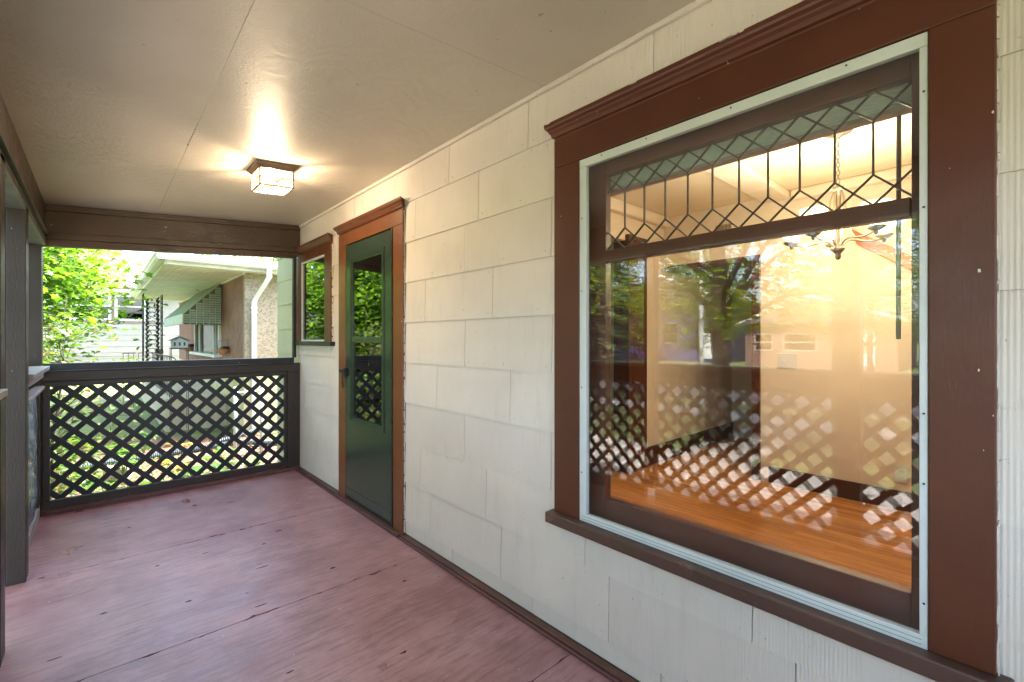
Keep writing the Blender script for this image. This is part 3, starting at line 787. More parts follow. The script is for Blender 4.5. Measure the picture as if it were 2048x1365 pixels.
for y in (YA+I, YB-I): fr_.sbox(X0+I, X1-I, y-.004, y+.004, gz0-.003, gz0+.004, KS, .812)
for x in (X0+I, X1-I): fr_.box(x-.004, x+.004, YA+I, YB-I, gz0-.003+sh(x), gz0+.004+sh(x))
fr_.build('frame', BZ, lamp)
a, b = X0+I, X1-I; c, d = YA+I, YB-I
for (yy) in (c+.001, d-.001): MB().sbox(a+.0045, b-.0045, yy-.001, yy+.001, gz0+.0045, gz1-.001, KS, .812).build('glass_panel', LAMPG, lamp)
for (xx) in (a+.001, b-.001): MB().box(xx-.001, xx+.001, c+.0045, d-.0045, gz0+.0045+sh(xx), gz1-.001+sh(xx)).build('glass_panel', LAMPG, lamp)
MB().sbox(a+.0045, b-.0045, c+.0045, d-.0045, gz0-.001, gz0+.001, KS, .812).build('bottom_glass', LAMPG, lamp)
def strip2(P, Q, at, nrm_axis, w_=.0030):
    m = MB(); P = Vector(P); Q = Vector(Q); dd = (Q-P).normalized(); n_ = Vector((-dd.y, dd.x))*w_
    poly = [P+n_, Q+n_, Q-n_, P-n_]
    return m.prism([tuple(p) for p in poly], nrm_axis, at-.002, at+.002)
zm = (gz0+gz1)/2; cxm, cym = (a+b)/2, (c+d)/2; dw, dh = .032, .024
cm = MB()
for yy in (c-.0012, d+.0012):
    for P, Q in (((a, zm), (cxm-dw, zm)), ((cxm+dw, zm), (b, zm)), ((cxm, gz0), (cxm, zm-dh)), ((cxm, zm+dh), (cxm, gz1)),
                 ((cxm-dw, zm), (cxm, zm+dh)), ((cxm, zm+dh), (cxm+dw, zm)), ((cxm+dw, zm), (cxm, zm-dh)), ((cxm, zm-dh), (cxm-dw, zm))):
        q = strip2(P, Q, yy, 'y'); cm.add([(x, y, z+sh(x)) for x, y, z in q.v], q.f)
for xx in (a-.0012, b+.0012):
    for P, Q in (((c, zm), (cym-dw, zm)), ((cym+dw, zm), (d, zm)), ((cym, gz0), (cym, zm-dh)), ((cym, zm+dh), (cym, gz1)),
                 ((cym-dw, zm), (cym, zm+dh)), ((cym, zm+dh), (cym+dw, zm)), ((cym+dw, zm), (cym, zm-dh)), ((cym, zm-dh), (cym-dw, zm))):
        q = strip2(P, Q, xx, 'x'); cm.add([(x, y, z+sh(xx)) for x, y, z in q.v], q.f)
cm.build('came', BRONZE, lamp)
def plight(name, loc, e, col_, r, parent):
    l = bpy.data.lights.new(name, 'POINT'); l.energy = e; l.color = col_; l.shadow_soft_size = r
    o = bpy.data.objects.new(name, l); col.objects.link(o); o.parent = parent; o.location = Vector(loc)-world_org(parent); return o
LP = .4; WC = (1, .86, .68)
plight('bulb', (.812, 3.145, zm-.005), 4.2, WC, .028, lamp)

# ------------------------------------------------------------------ interior of the house
room = thing('interior_room', (3, .5, .15), kind='structure')
IZ, IC = .15, 2.45
bx('subfloor', WOODDK, room, 1.621, 9.2, -2.3, 5.4, .05, .128, bev=0)
intf = thing('interior_floor', (3, .5, .15), kind='structure')
rnd = random.Random(8); x = 1.66; meshes = {}
while x < 3.99:
    y = -2.0+rnd.uniform(-1, 0); x2 = min(x+.057, 3.99)
    while y < 2.24:
        ln2 = rnd.choice((.8, 1.1, 1.5, 1.9)); y2 = min(y+ln2, 2.24)
        if y2 > -1.2: bx('floor_board', HARD, intf, x+.0007, x2-.0007, max(y, -2)+.0007, y2-.0007, .13, IZ, bev=0)
        y += ln2
    x += .0575
bx('landing_floor', HARD, intf, 3.992, 7.2, 1.0, 2.9, .13, IZ-.0006, bev=0)
bx('next_room_floor', HARD, intf, 1.66, 7.2, 2.903, 5.4, .13, IZ-.001, bev=0)
bx('next_room_floor', HARD, intf, 1.66, 3.99, 2.242, 2.902, .13, IZ-.001, bev=0)
bx('room_ceiling', CEILIN, room, 1.621, 9.2, -2.3, 5.4, IC, IC+.03, bev=0)
bx('ceiling_beam', CREAMIN, room, 1.64, 3.998, 1.16, 1.36, IC-.055, IC-.0005, bev=.012)
bx('crown_moulding', CREAMIN, room, 1.64, 3.998, 2.17, 2.2385, IC-.10, IC-.0005, bev=.02)
bx('crown_moulding', CREAMIN, room, 3.93, 3.9985, -1.9, 1.155, IC-.08, IC-.0005, bev=.02)
# wall facing us, with the cased opening
for (a, b, c, d) in ((-2.3, 1.39, IZ, IC-.001), (1.39, 2.2395, 1.96, IC-.001)):
    bx('room_wall', CREAMIN, room, 4.0, 4.10, a, b, c, d, bev=0)
bx('room_wall', CREAMIN, room, 4.101, 9.2, -.2, -.1, IZ, IC-.001, bev=0)
# left wall (across), opening to the next room
for (a, b, c, d) in ((1.63, 2.35, IZ, IC-.001), (3.36, 5.55, IZ, IC-.001), (2.35, 3.36, 2.15, IC-.001)):
    bx('room_wall', CREAMIN, room, a, b, 2.24, 2.34, c, d, bev=0)
bx('room_wall', HALL, room, 1.63, 4.0, -1.95, -1.85, IZ, IC-.001, bev=0)
bx('hall_wall', HALL, room, 5.55, 5.65, -.098, 3.4, IZ, IC-.001, bev=0)
bx('next_room_wall', HALL, room, 5.9, 6.0, 3.4, 5.4, IZ, IC-.001, bev=0)
bx('next_room_wall', HALL, room, 1.64, 2.999, 5.30, 5.39, IZ, IC-.001, bev=0)
bx('next_room_wall', HALL, room, 4.6, 5.89, 5.30, 5.39, IZ, IC-.001, bev=0)
bx('next_room_wall', HALL, room, 3.0, 4.599, 5.30, 5.39, IZ, .95, bev=0)
bx('baseboard', WOODDK, room, 3.985, 3.9995, -1.8, 1.325, IZ, IZ+.13, bev=.004)
bx('baseboard', WOODDK, room, 3.66, 5.545, 2.222, 2.2395, IZ, IZ+.17, bev=.004)
bx('baseboard', WOODDK, room, 3.66, 5.545, 2.216, 2.2215, IZ+.145, IZ+.172, bev=.002)
bx('baseboard', WOODDK, room, 1.65, 5.0, 5.28, 5.2995, IZ, IZ+.17, bev=.004)
for (a, b, c, d, e, f) in ((3.975, 4.0, 1.385, 1.449, IZ, 1.945), (3.975, 4.0, 1.385, 2.215, 1.9455, 1.99), (5.52, 5.549, 1.40, 1.445, IZ, 1.80), (5.52, 5.549, .6, 1.445, 1.801, 1.86)):
    bx('opening_casing', WOODDK, room, a, b, c, d, e, f, bev=.003)
for (a, b) in ((3.345, 3.46), (3.462, 3.655)):
    bx('opening_casing', WOODDK, room, a, b, 2.20 if a < 3.4 else 2.215, 2.36 if a < 3.4 else 2.2395, IZ, 2.2, bev=.004)
bx('opening_casing', WOODDK, room, 2.30, 2.37, 2.21, 2.36, IZ, 2.2, bev=.004)
# sloping orange stair trim on the far wall, grey wall above it
m = MB(); m.prism([(.775, 2.085), (.745, 1.975), (.30, 1.64), (.30, 1.735)], 'x', 3.955, 3.998); m.build('stair_stringer', WOODOR, room, .003)
m = MB(); m.prism([(.776, 2.30), (.776, 2.087), (.30, 1.737), (.0, 1.52), (.0, 2.30)], 'x', 3.985, 3.9995); m.build('stair_soffit', HALL, room)
# fittings
t = thing('wall_outlet', (3.99, .506, .388), 'white double electrical outlet low on the cream wall seen through the window', 'outlet')
bx('cover_plate', WHITE, t, 3.990, 3.9995, .472, .540, .335, .445, bev=.003)
for z in (.368, .412):
    m = MB().prism([(.506+.016*math.cos(j*.5236), z+.014*math.sin(j*.5236)) for j in range(12)], 'x', 3.987, 3.9905); m.build('socket', painted('socket_white', (.55, .55, .5), .4), t)
    MB().box(3.9862, 3.9875, .4985, .5005, z-.004, z+.006).box(3.9862, 3.9875, .5115, .5135, z-.004, z+.006).build('slot', BLACK, t)
t = thing('switch_plate', (3.99, 1.19, 1.13), 'pale square switch plate halfway up the cream wall seen through the window', 'switch')
bx('cover_plate', WHITE, t, 3.990, 3.9995, 1.125, 1.255, 1.075, 1.19, bev=.003)
for k in (0, 1): bx('toggle', WHITE, t, 3.982, 3.9905, 1.160+.05*k, 1.168+.05*k, 1.12, 1.14, bev=.002)
t = thing('air_vent', (3.99, 1.75, 2.25), 'small slotted air vent high on the cream wall near the ceiling', 'vent')
bx('vent_frame', CREAMIN, t, 3.988, 3.9995, 1.60, 1.90, 2.19, 2.30, bev=.002)
for k in range(12): bx('vent_slat', BRONZE, t, 3.984, 3.989, 1.615+.0115*k, 1.620+.0115*k, 2.20, 2.29, bev=0)
# raised blind behind the leaded glass
bl = thing('window_blind', (1.63, .68, 2.0), 'grey green venetian blind pulled up in a stack behind the leaded glass', 'blind')
bx('headrail', BLIND, bl, 1.625, 1.665, .165, 1.20, 2.025, 2.06, bev=.002)
rnd = random.Random(2)
for k in range(15):
    z = 1.942+k*.0055; dy = rnd.uniform(-.006, .006)
    bx('slat', BLIND, bl, 1.626+rnd.uniform(-.003, .003), 1.664, .17+dy, 1.195+dy, z, z+.0028, bev=0)
bx('bottom_rail', painted('blind_rail', (.45, .36, .32), .5), bl, 1.626, 1.666, .168, 1.197, 1.926, 1.9395, bev=.002)
MB().tube([(1.66, .215, 2.03), (1.662, .217, 1.30)], .0055, 6).build('wand', painted('wand_grey', (.22, .20, .18), .3), bl)
for y in (.35, .68, 1.0): MB().tube([(1.645, y, 2.03), (1.645, y, 1.93)], .0012, 4).build('lift_cord', WHITE, bl)

# chandelier
ch = thing('chandelier', (3.02, .65, IC), 'bronze chain hung chandelier with lit bell shades inside the room', 'chandelier')
CX_, CY_ = 3.02, .65
MB().lathe([(0, 0), (.068, -.001), (.066, -.012), (.045, -.022), (.02, -.028), (.012, -.04), (0, -.04)], (CX_, CY_, IC-.001), 20).build('ceiling_canopy', BRONZE, ch, smooth=True)
z = IC-.04; k = 0
while z > 2.165:
    m = MB(); pts = []
    for j in range(13):
        q = 2*math.pi*j/12; dx, dz = .0085*math.cos(q), .015*math.sin(q)
        pts.append((CX_+(dx if k % 2 else 0), CY_+(0 if k % 2 else dx), z-.013+dz))
    m.tube(pts, .0022, 5).build('chain_link', BRONZE, ch); z -= .0225; k += 1
MB().lathe([(0, .165), (.008, .16), (.012, .15), (.026, .145), (.026, .125), (.014, .118), (.016, .08), (.011, 0), (.012, -.10), (.010, -.16), (.014, -.18), (.030, -.185), (.033, -.20), (.02, -.215), (.012, -.225), (.015, -.24), (.008, -.255), (0, -.257)],
           (CX_, CY_, 1.995), 16).build('stem', BRONZE, ch, smooth=True)
for j in range(5):
    q = R(20+72*j); ca, sa = math.cos(q), math.sin(q)
    def pt(r, z): return (CX_+r*ca, CY_+r*sa, z)
    def bez(P, n=14):
        o_ = []
        for i in range(n+1):
            t_ = i/n; a_ = [(1-t_)**3, 3*(1-t_)**2*t_, 3*(1-t_)*t_**2, t_**3]
            o_.append(pt(sum(w_*p_[0] for w_, p_ in zip(a_, P)), sum(w_*p_[1] for w_, p_ in zip(a_, P))))
        return o_
    arm = thing('arm', (CX_, CY_, 1.9), parent=ch)
    MB().tube(bez([(.012, 1.80), (.06, 1.90), (.10, 1.80), (.225, 1.852)]), .0055, 7).build('lower_scroll', BRONZE, arm, smooth=True)
    MB().tube(bez([(.014, 2.12), (.06, 2.07), (.01, 1.90), (.11, 1.838)]), .0045, 7).build('upper_scroll', BRONZE, arm, smooth=True)
    c_ = pt(.225, 1.855)
    MB().lathe([(0, -.03), (.008, -.026), (.01, -.01), (.028, -.002), (.043, .012), (.038, .016), (.018, .016), (.018, .03), (0, .03)], c_, 14).build('drip_cup', BRONZE, arm, smooth=True)
    MB().lathe([(.022, .02), (.042, .035), (.052, .06), (.057, .10), (.066, .135), (.064, .135), (.054, .10), (.049, .06), (.039, .037), (.022, .024)], c_, 20).build('bell_shade', SHADEG, arm, smooth=True)
    plight('bulb', (c_[0], c_[1], c_[2]+.085), 1.35, (1, .88, .72), .022, ch)
# next room furniture glimpsed
t = thing('round_stool', (3.55, 2.75, .15), 'black round topped chair glimpsed through the doorway left of the room', 'chair')
mm = MB()
prof = [(3.08+.0, .16), (3.08, .42), (3.12, .50), (3.2, .545), (3.33, .56), (3.46, .545), (3.54, .50), (3.58, .42), (3.58, .16)]
mm.prism([(x, z) for x, z in prof], 'y', 3.05, 3.09).build('backrest', BLACK, t, .01)
bx('seat', BLACK, t, 3.10, 3.56, 3.092, 3.5, .33, .38, bev=.01)
for x in (3.12, 3.52):
    bx('leg', BLACK, t, x, x+.03, 3.46, 3.49, .15, .329, bev=.003)
t = thing('low_table', (4.0, 4.4, .15), 'white table behind the black chair, glimpsed through the doorway', 'table')
bx('tabletop', WHITE, t, 3.3, 4.8, 3.9, 4.8, .56, .60, bev=.005)
for x in (3.35, 4.7):
    for y in (3.95, 4.7): bx('leg', WHITE, t, x, x+.05, y, y+.05, .15, .559, bev=.003)

# ------------------------------------------------------------------ foliage
LEAF_MAPLE = [(0, -.5), (.16, -.22), (.42, -.26), (.34, -.02), (.55, .16), (.28, .2), (.2, .34), (0, .62), (-.2, .34), (-.28, .2), (-.55, .16), (-.34, -.02), (-.42, -.26), (-.16, -.22)]
LEAF_OVAL = [(0, -.5), (.22, -.25), (.27, .05), (.14, .35), (0, .55), (-.14, .35), (-.27, .05), (-.22, -.25)]
LEAF_SMALL = [(0, -.5), (.25, 0), (0, .5), (-.25, 0)]
def leaves(name, mat, pts, size, shape, parent=None, seed=0, flat=.55, fold=.18, **k):
    """one mesh of individually folded leaves at the given points"""
    rg = np.random.default_rng(seed); P = np.asarray(pts, float); N = len(P)
    base = np.array([(x, y, abs(x)*fold - y*y*.25) for x, y in shape]); base = np.vstack([[(0, .02, -.02)], base]); nv = len(base)
    ax = rg.normal(size=(N, 3))*np.array([1, 1, .5]); ax /= np.linalg.norm(ax, axis=1)[:, None]
    nz = rg.normal(size=(N, 3))*(1-flat)+np.array([0, 0, 1.0])*flat*2; nz /= np.linalg.norm(nz, axis=1)[:, None]
    u = np.cross(ax, nz); u /= np.linalg.norm(u, axis=1)[:, None]+1e-9; v = np.cross(nz, u)
    s = size*rg.uniform(.6, 1.3, N)
    W = (base[None, :, 0, None]*u[:, None]+base[None, :, 1, None]*v[:, None]+base[None, :, 2, None]*nz[:, None])*s[:, None, None]+P[:, None]
    org = np.array(world_org(parent)) if parent else np.zeros(3)
    W = (W-org).reshape(-1, 3)
    m = nv-1; tri = np.array([(0, 1+i, 1+(i+1) % m) for i in range(m)])
    F = (tri[None]+(np.arange(N)*nv)[:, None, None]).reshape(-1, 3)
    me = bpy.data.meshes.new(name); me.vertices.add(len(W)); me.vertices.foreach_set('co', W.ravel().astype(np.float32))
    me.loops.add(F.size); me.loops.foreach_set('vertex_index', F.ravel().astype(np.int32))
    me.polygons.add(len(F)); me.polygons.foreach_set('loop_start', np.arange(0, F.size, 3, dtype=np.int32))
    me.update(calc_edges=True); me.materials.append(mat)
    o = bpy.data.objects.new(name, me); col.objects.link(o)
    if parent: o.parent = parent
    for a, b in k.items(): o[a] = b
    return o
def tree(name, loc, label, cat, h, cc, cr, nclus, nper, lsize, mat, shape=LEAF_OVAL, trunk_r=.18, seed=0, clus=.42, group=None, shell=.5, fork=.3, zmin=None):
    t = thing(name, loc, label, cat, group); rg = np.random.default_rng(seed); x0, y0, z0 = loc
    C_ = np.array(cc); Rr = np.array(cr); cl = []
    while len(cl) < nclus:
        p = rg.uniform(-1, 1, 3); d = np.linalg.norm(p)
        if d > 1 or d < shell*rg.random()**.5: continue
        q = C_+p*Rr
        if zmin is None or q[2] > zmin: cl.append(q)
    cl = np.array(cl)
    tr = MB(); top = Vector((cc[0], cc[1], min(cc[2]+cr[2]*.5, z0+h)))
    base = Vector(loc); pts = []; n = 9
    for i in range(n+1):
        f = i/n; p = base.lerp(top, f)+Vector((rg.normal()*.05, rg.normal()*.05, 0))*(1 if 0 < i < n else 0)*min(1, trunk_r*4); pts.append(p)
    rad = [trunk_r*(1.5 if i == 0 else 1.12 if i == 1 else 1)*(1-.8*i/n) for i in range(n+1)]
    tr.tube(pts, rad, 10)
    idx = rg.permutation(len(cl))[:min(len(cl), 46)]
    for j in idx:
        q = Vector(cl[j]); f = min(.95, max(fork, (q.z-base.z)/(top.z-base.z+1e-6)-.25*rg.random()))
        s_ = base.lerp(top, f); r0 = max(.006, trunk_r*(1-.8*f)*.45)
        mid = s_.lerp(q, .5)+Vector((rg.normal()*.1, rg.normal()*.1, .12*(q-s_).length))
        tr.tube([s_, s_.lerp(mid, .55), mid, mid.lerp(q, .6), q], [r0, r0*.75, r0*.5, r0*.3, .004], 5)
        for _ in range(2):
            e = q+Vector(rg.normal(size=3)*clus*.9); tr.tube([mid.lerp(q, .6), e], [r0*.28, .003], 4)
    tr.build('trunk', BARK, t, smooth=True)
    per = rg.poisson(nper, len(cl)); P = []
    for c_, k in zip(cl, per):
        sc = clus*rg.uniform(.7, 1.3)
        d = rg.normal(size=(k, 3))*np.array([sc, sc, sc*.5])
        d[:, 2] -= .12*np.linalg.norm(d[:, :2], axis=1)
        P.append(c_+d)
    P = np.vstack(P)
    leaves('crown', mat, P, lsize, shape, t, seed)
    return t
def copy_tree_obj(o, loc, rz, sc, label):
    c = o.copy(); col.objects.link(c); c.location = loc; c.rotation_euler = (0, 0, rz); c.scale = (sc, sc, sc); c['label'] = label
    for ch_ in list(o.children):
        d = ch_.copy(); col.objects.link(d); d.parent = c
    return c

tree('maple_tree', (-2.2, 11.2, GZ), 'bright green maple tree hanging past the brown corner post, seen over the end railing', 'tree', 7, (-2.97, 10.4, 2.6), (2.8, 2.6, 3.2), 340, 240, .105, MAPLE, LEAF_MAPLE, .16, 1, .36, shell=.4)
tree('shrub', (-.45, 7.2, GZ), 'leafy shrub with reddish tips growing just beyond the end railing', 'shrub', 2.0, (-.28, 7.0, .62), (.72, .7, .95), 46, 26, .085, SHRUB, LEAF_OVAL, .03, 2, .13, shell=.2, fork=.1)
tree('shrub', (-1.7, 7.6, GZ), 'dense light green shrub mirrored in the storm door glass', 'shrub', 2.4, (-1.6, 7.8, .6), (.9, .9, 1.3), 60, 60, .08, MAPLE, LEAF_OVAL, .04, 3, .18, shell=.2, fork=.1)
st_tree = tree('street_tree', (-5.6, 3.7, GZ), 'broad leaved street tree with thick trunk mirrored in the big window', 'tree', 8, (-4.9, 3.4, 4.7), (3.4, 5.4, 3.4), 230, 62, .15, STREETL, LEAF_OVAL, .19, 4, .40, shell=.3, zmin=1.75)
# spruce in whorls
sp_t = thing('spruce_tree', (-9.2, 9.4, GZ), 'dark spruce mirrored at the left edge of the big window', 'tree')
rg = np.random.default_rng(6); P = []; m = MB().tube([(-9.2, 9.4, GZ), (-9.2, 9.4, 9.5)], [.22, .02], 8)
z = .2
while z < 9.3:
    rr = 2.0*(1-(z/9.6))+.12
    for j in range(9):
        q = rg.uniform(0, 6.28); L2 = rr*rg.uniform(.8, 1.1); n = int(70*L2)+6
        f = rg.random(n)**.7; hx = f*L2; side = rg.normal(size=n)*.13*(1.3-f)
        px = -9.2+hx*math.cos(q)-side*math.sin(q); py = 9.4+hx*math.sin(q)+side*math.cos(q); pz = z-.22*hx-.10*hx*hx/rr+rg.normal(size=n)*.05
        P.append(np.stack([px, py, pz], 1)); m.tube([(-9.2, 9.4, z), (-9.2+L2*math.cos(q), 9.4+L2*math.sin(q), z-.3*L2)], [.03, .005], 4)
    z += .22
m.build('trunk', BARK, sp_t)
leaves('crown', SPRUCEL, np.vstack(P), .13, [(0, -.5), (.12, 0), (0, .5), (-.12, 0)], sp_t, 6, .4)
# trees across the street and beyond the neighbours
for i, (x, y, s_, lb) in enumerate([(-22, 16.5, .62, 'young tree on the lawn before the blue house'), (-21, 11.3, .6, 'young tree on the lawn between the blue house and the bungalow'), (-22, 4.2, .66, 'young tree on the lawn at the right end of the bungalow'), (-26, 24, 1.35, 'tall tree across the street beyond the blue house'),
        (-40, 9, 1.5, 'large tree standing behind the brown bungalow'), (-40, 20, 1.4, 'large tree standing behind the blue house'), (-8.0, 19, 1.1, 'street tree beyond the spruce on the near pavement'), 
        (-3.5, 36, 1.3, 'tree beyond the cream neighbour house, left part'), (12, 40, 1.5, 'tree far behind the cream neighbour house')]):
    copy_tree_obj(st_tree, (x, y, GZ), 1.3*i+.7, s_, lb)

# ground plants, litter, fallen leaves
rg = np.random.default_rng(11); rnd = random.Random(12)
GP = [(-.55, 7.2), (-.35, 7.9), (-.1, 7.4), (-.75, 8.1), (-.2, 8.5), (.25, 8.0), (-.5, 6.6), (.05, 6.7), (.15, 9.4), (-.45, 9.6), (.55, 9.7), (.95, 7.5), (1.25, 7.2), (1.55, 7.05), (.5, 7.0), (1.1, 6.7)]
lb = ['against the corner post side of the lattice', 'low behind the left lattice', 'under the shrub stems', 'at the far left of the bed', 'left of the black drain pipe', 'in front of the drain pipe', 'nearest the left lattice bottom',
      'beside the tan stone block', 'behind the drain pipe, centre left', 'behind the drain pipe at the left', 'behind the drain pipe beside a yellow leaf', 'in front of the drain pipe, centre right', 'near the chain link gate',
      'closest to our house wall', 'next to the tan stone block on its right', 'lowest in the right half of the lattice']
for (x, y), l_ in zip(GP, lb):
    t = thing('ground_plant', (x, y, GZ), 'broad leaved green plant '+l_, 'plant', 'low plants in the mulch bed')
    n = rnd.randint(16, 28); hgt = rnd.uniform(.15, .5); m = MB(); P = []
    for j in range(n):
        q = rg.uniform(0, 6.28); r_ = rg.uniform(.05, .22); zz = GZ+hgt*rg.uniform(.3, 1)
        e = (x+r_*math.cos(q), y+r_*math.sin(q), zz); P.append(e)
        m.tube([(x, y, GZ), (x+r_*.4*math.cos(q), y+r_*.4*math.sin(q), GZ+(zz-GZ)*.7), e], .003, 4)
    m.build('stem', painted('stem_green', (.10, .16, .05), .6) if 'stem_green' not in bpy.data.materials else bpy.data.materials['stem_green'], t)
    leaves('foliage', HOSTA, P, .15, LEAF_OVAL, t, int(x*100+900), .6)
N = 5200; P = np.stack([rg.uniform(-1.2, 2.35, N), rg.uniform(5.9, 10.6, N), np.full(N, GZ+.012)+rg.random(N)*.02], 1)
leaves('leaf_litter', LITTER, P, .06, LEAF_SMALL, None, 13, .8, kind='stuff', label='brown leaf litter and bark chips on the mulch bed', category='leaf litter')
N = 2600; P = np.stack([rg.uniform(-1.4, 1.0, N), rg.uniform(5.6, 9.0, N), np.full(N, GZ+.02)+rg.random(N)*.05], 1)
leaves('ground_cover', HOSTA, P, .05, LEAF_OVAL, None, 14, .6, kind='stuff', label='small green weeds between the mulch', category='ground cover')
for x, y, l_ in [(.937, 10.0, 'behind the drain pipe'), (1.10, 9.75, 'just behind the drain pipe, right of the other'), (.85, 8.08, 'in front of the drain pipe, low in the lattice'), (.73, 8.54, 'in front of the pipe touching it'), (1.0, 8.45, 'in front of the pipe, rightmost of three')]:
    leaves('fallen_leaf', YLEAF, [(x, y, GZ+.06), (x+.09, y+.05, GZ+.055)], .17, LEAF_MAPLE, None, int(x*77), .75, label='bright yellow fallen maple leaf '+l_, category='leaf', group='yellow leaves fallen on the mulch')
t = thing('garden_stone', (.2, 8.2, GZ), 'tan stone block standing on the mulch, seen through the lattice bottom', 'stone')
m = MB().add([(.02, 8.10, GZ), (.30, 8.02, GZ), (.36, 8.24, GZ), (.07, 8.32, GZ), (.04, 8.12, GZ+.17), (.29, 8.05, GZ+.15), (.34, 8.22, GZ+.16), (.08, 8.30, GZ+.18)],
             [(3, 2, 1, 0), (4, 5, 6, 7), (0, 1, 5, 4), (1, 2, 6, 5), (2, 3, 7, 6), (3, 0, 4, 7)]).build('block', STONE, t, .012)
leaves('porch_leaf', leafmat('dry_leaf', [(.45, .14, .05), (.5, .2, .08)]), [(.50, 4.45, .012), (.528, 4.45, .014)], .05, LEAF_OVAL, None, 5, .8, label='small dry orange leaf on the porch floor by the end railing', category='leaf')

# corrugated drain pipes
def corr(path, r, label):
    pts = [Vector(p) for p in path]; out = []; rr = []; step = .0065
    dist = [0]
    for a, b in zip(pts[:-1], pts[1:]): dist.append(dist[-1]+(b-a).length)
    n = int(dist[-1]/step)
    def at(s):
        for i in range(len(pts)-1):
            if s <= dist[i+1]:
                f = (s-dist[i])/(dist[i+1]-dist[i]); p0 = pts[max(i-1, 0)]; p1 = pts[i]; p2 = pts[i+1]; p3 = pts[min(i+2, len(pts)-1)]
                return .5*((2*p1)+(p2-p0)*f+(2*p0-5*p1+4*p2-p3)*f*f+(3*p1-p0-3*p2+p3)*f**3)
        return pts[-1]
    for i in range(n+1):
        out.append(at(i*step)); rr.append(r*(1 if i % 4 in (0, 1) else .86))
    m = MB().tube(out, rr, 14); o = m.build('drain_pipe', PIPE, None, label=label, cat='pipe', group='corrugated drain pipes on the ground')
corr([(-.55, 8.75, -.55), (-.1, 9.02, -.53), (.55, 9.15, -.55), (1.2, 9.2, -.54), (1.85, 9.15, -.52), (2.4, 8.8, -.54), (3.0, 8.7, -.55)], .052, 'long black corrugated drain pipe lying across the mulch bed')
corr([(1.45, 9.5, -.55), (1.75, 9.42, -.47), (2.2, 9.5, -.40), (2.75, 9.65, -.45), (3.4, 9.7, -.5)], .048, 'short black corrugated drain pipe rising behind the long one near the gate')

# chain link gate between the houses
cf = thing('chain_link_fence', (2.3, 8.4, GZ), 'low chain link gate with pale steel posts between the two houses', 'fence')
for x in (1.62, 2.0, 2.27, 3.6):
    MB().tube([(x, 8.4, GZ), (x, 8.4, .50)], .027, 10).build('fence_post', STEEL, cf, smooth=True)
    MB().lathe([(.031, 0), (.031, .02), (.018, .035), (0, .04)], (x, 8.4, .50), 10).build('post_cap', STEEL, cf)
for a, b in ((1.648, 1.972), (2.298, 3.572)):
    for z in (.44, -.50): MB().tube([(a, 8.4, z), (b, 8.4, z)], .015, 8).build('rail', STEEL, cf)
m = MB(); s_ = .055
for a, b in ((1.65, 1.97), (2.03, 2.24), (2.30, 3.57)):
    for sg in (1, -1):
        c_ = (a-.44 if sg == 1 else a-.5) - 1.2
        while c_ < b+.7:
            P_ = [(c_+sg*(-2), -2), (c_+sg*2, 2)]
            x_lo = max(a, c_-(.5 if sg == 1 else .44)); x_hi = min(b, c_+(.44 if sg == 1 else .5))
            if x_hi-x_lo > .01: m.tube([(x_lo, 8.4+.003*sg, sg*(x_lo-c_)), (x_hi, 8.4+.003*sg, sg*(x_hi-c_))], .0018, 3, False)
            c_ += s_*1.414
m.build('wire_mesh', STEEL, cf, kind='stuff')

# ------------------------------------------------------------------ neighbour house
nb = thing('neighbour_house', (5, 15, GZ), 'cream stucco neighbour house with white soffit, iron porch column and brown front wall', 'house')
NX, NY = 2.1, 10.06
bx('stucco_wall', STUC, nb, NX, 10, NY, NY+.12, .62, 2.62, bev=0)
m = MB(); y = NY+.121; rnd = random.Random(9)
for a, b, c, d in subtract([(NY+.121, 19.9, .62, 2.60)], (12.35, 16.05, .86, 2.05)): m.box(NX+.02, NX+.12, a, b, c, d)
m.build('wall_core', BRSID, nb)
while y < 19.8:
    for (a, b, c, d) in subtract([(y+.004, min(y+.128, 19.88), .62, 2.60)], (12.35, 16.05, .86, 2.05)):
        bx('siding_board', BRSID, nb, NX, NX+.019, a, b, c, d, bev=0)
    y += .132
for a, b, r_ in ((NY-.02, 19.9, 0),):
    k = 0; z = GZ
    while z < .61:
        y = a-(.2 if k % 2 else 0)
        while y < b:
            bx('foundation_block', FOUND, nb, NX-.015, NX+.10, max(y, a)+.003, min(y+.4, b)-.003, z+.003, min(z+.2, .61)-.001, bev=0); y += .4
        z += .2; k += 1
bx('foundation_wall', FOUND, nb, NX+.101, 10, NY-.012, NY+.10, GZ, .618, bev=0)
bx('porch_slab', CONC, nb, 1.0, NX-.02, 11.6, 18.6, GZ, .08, bev=.01)
bx('side_body', STUC, nb, NX+.2, 10, 19.9, 20.0, GZ, 2.6, bev=0)
bx('rear_wall', STUC, nb, 9.9, 10, NY+.121, 19.89, GZ, 2.6, bev=0)
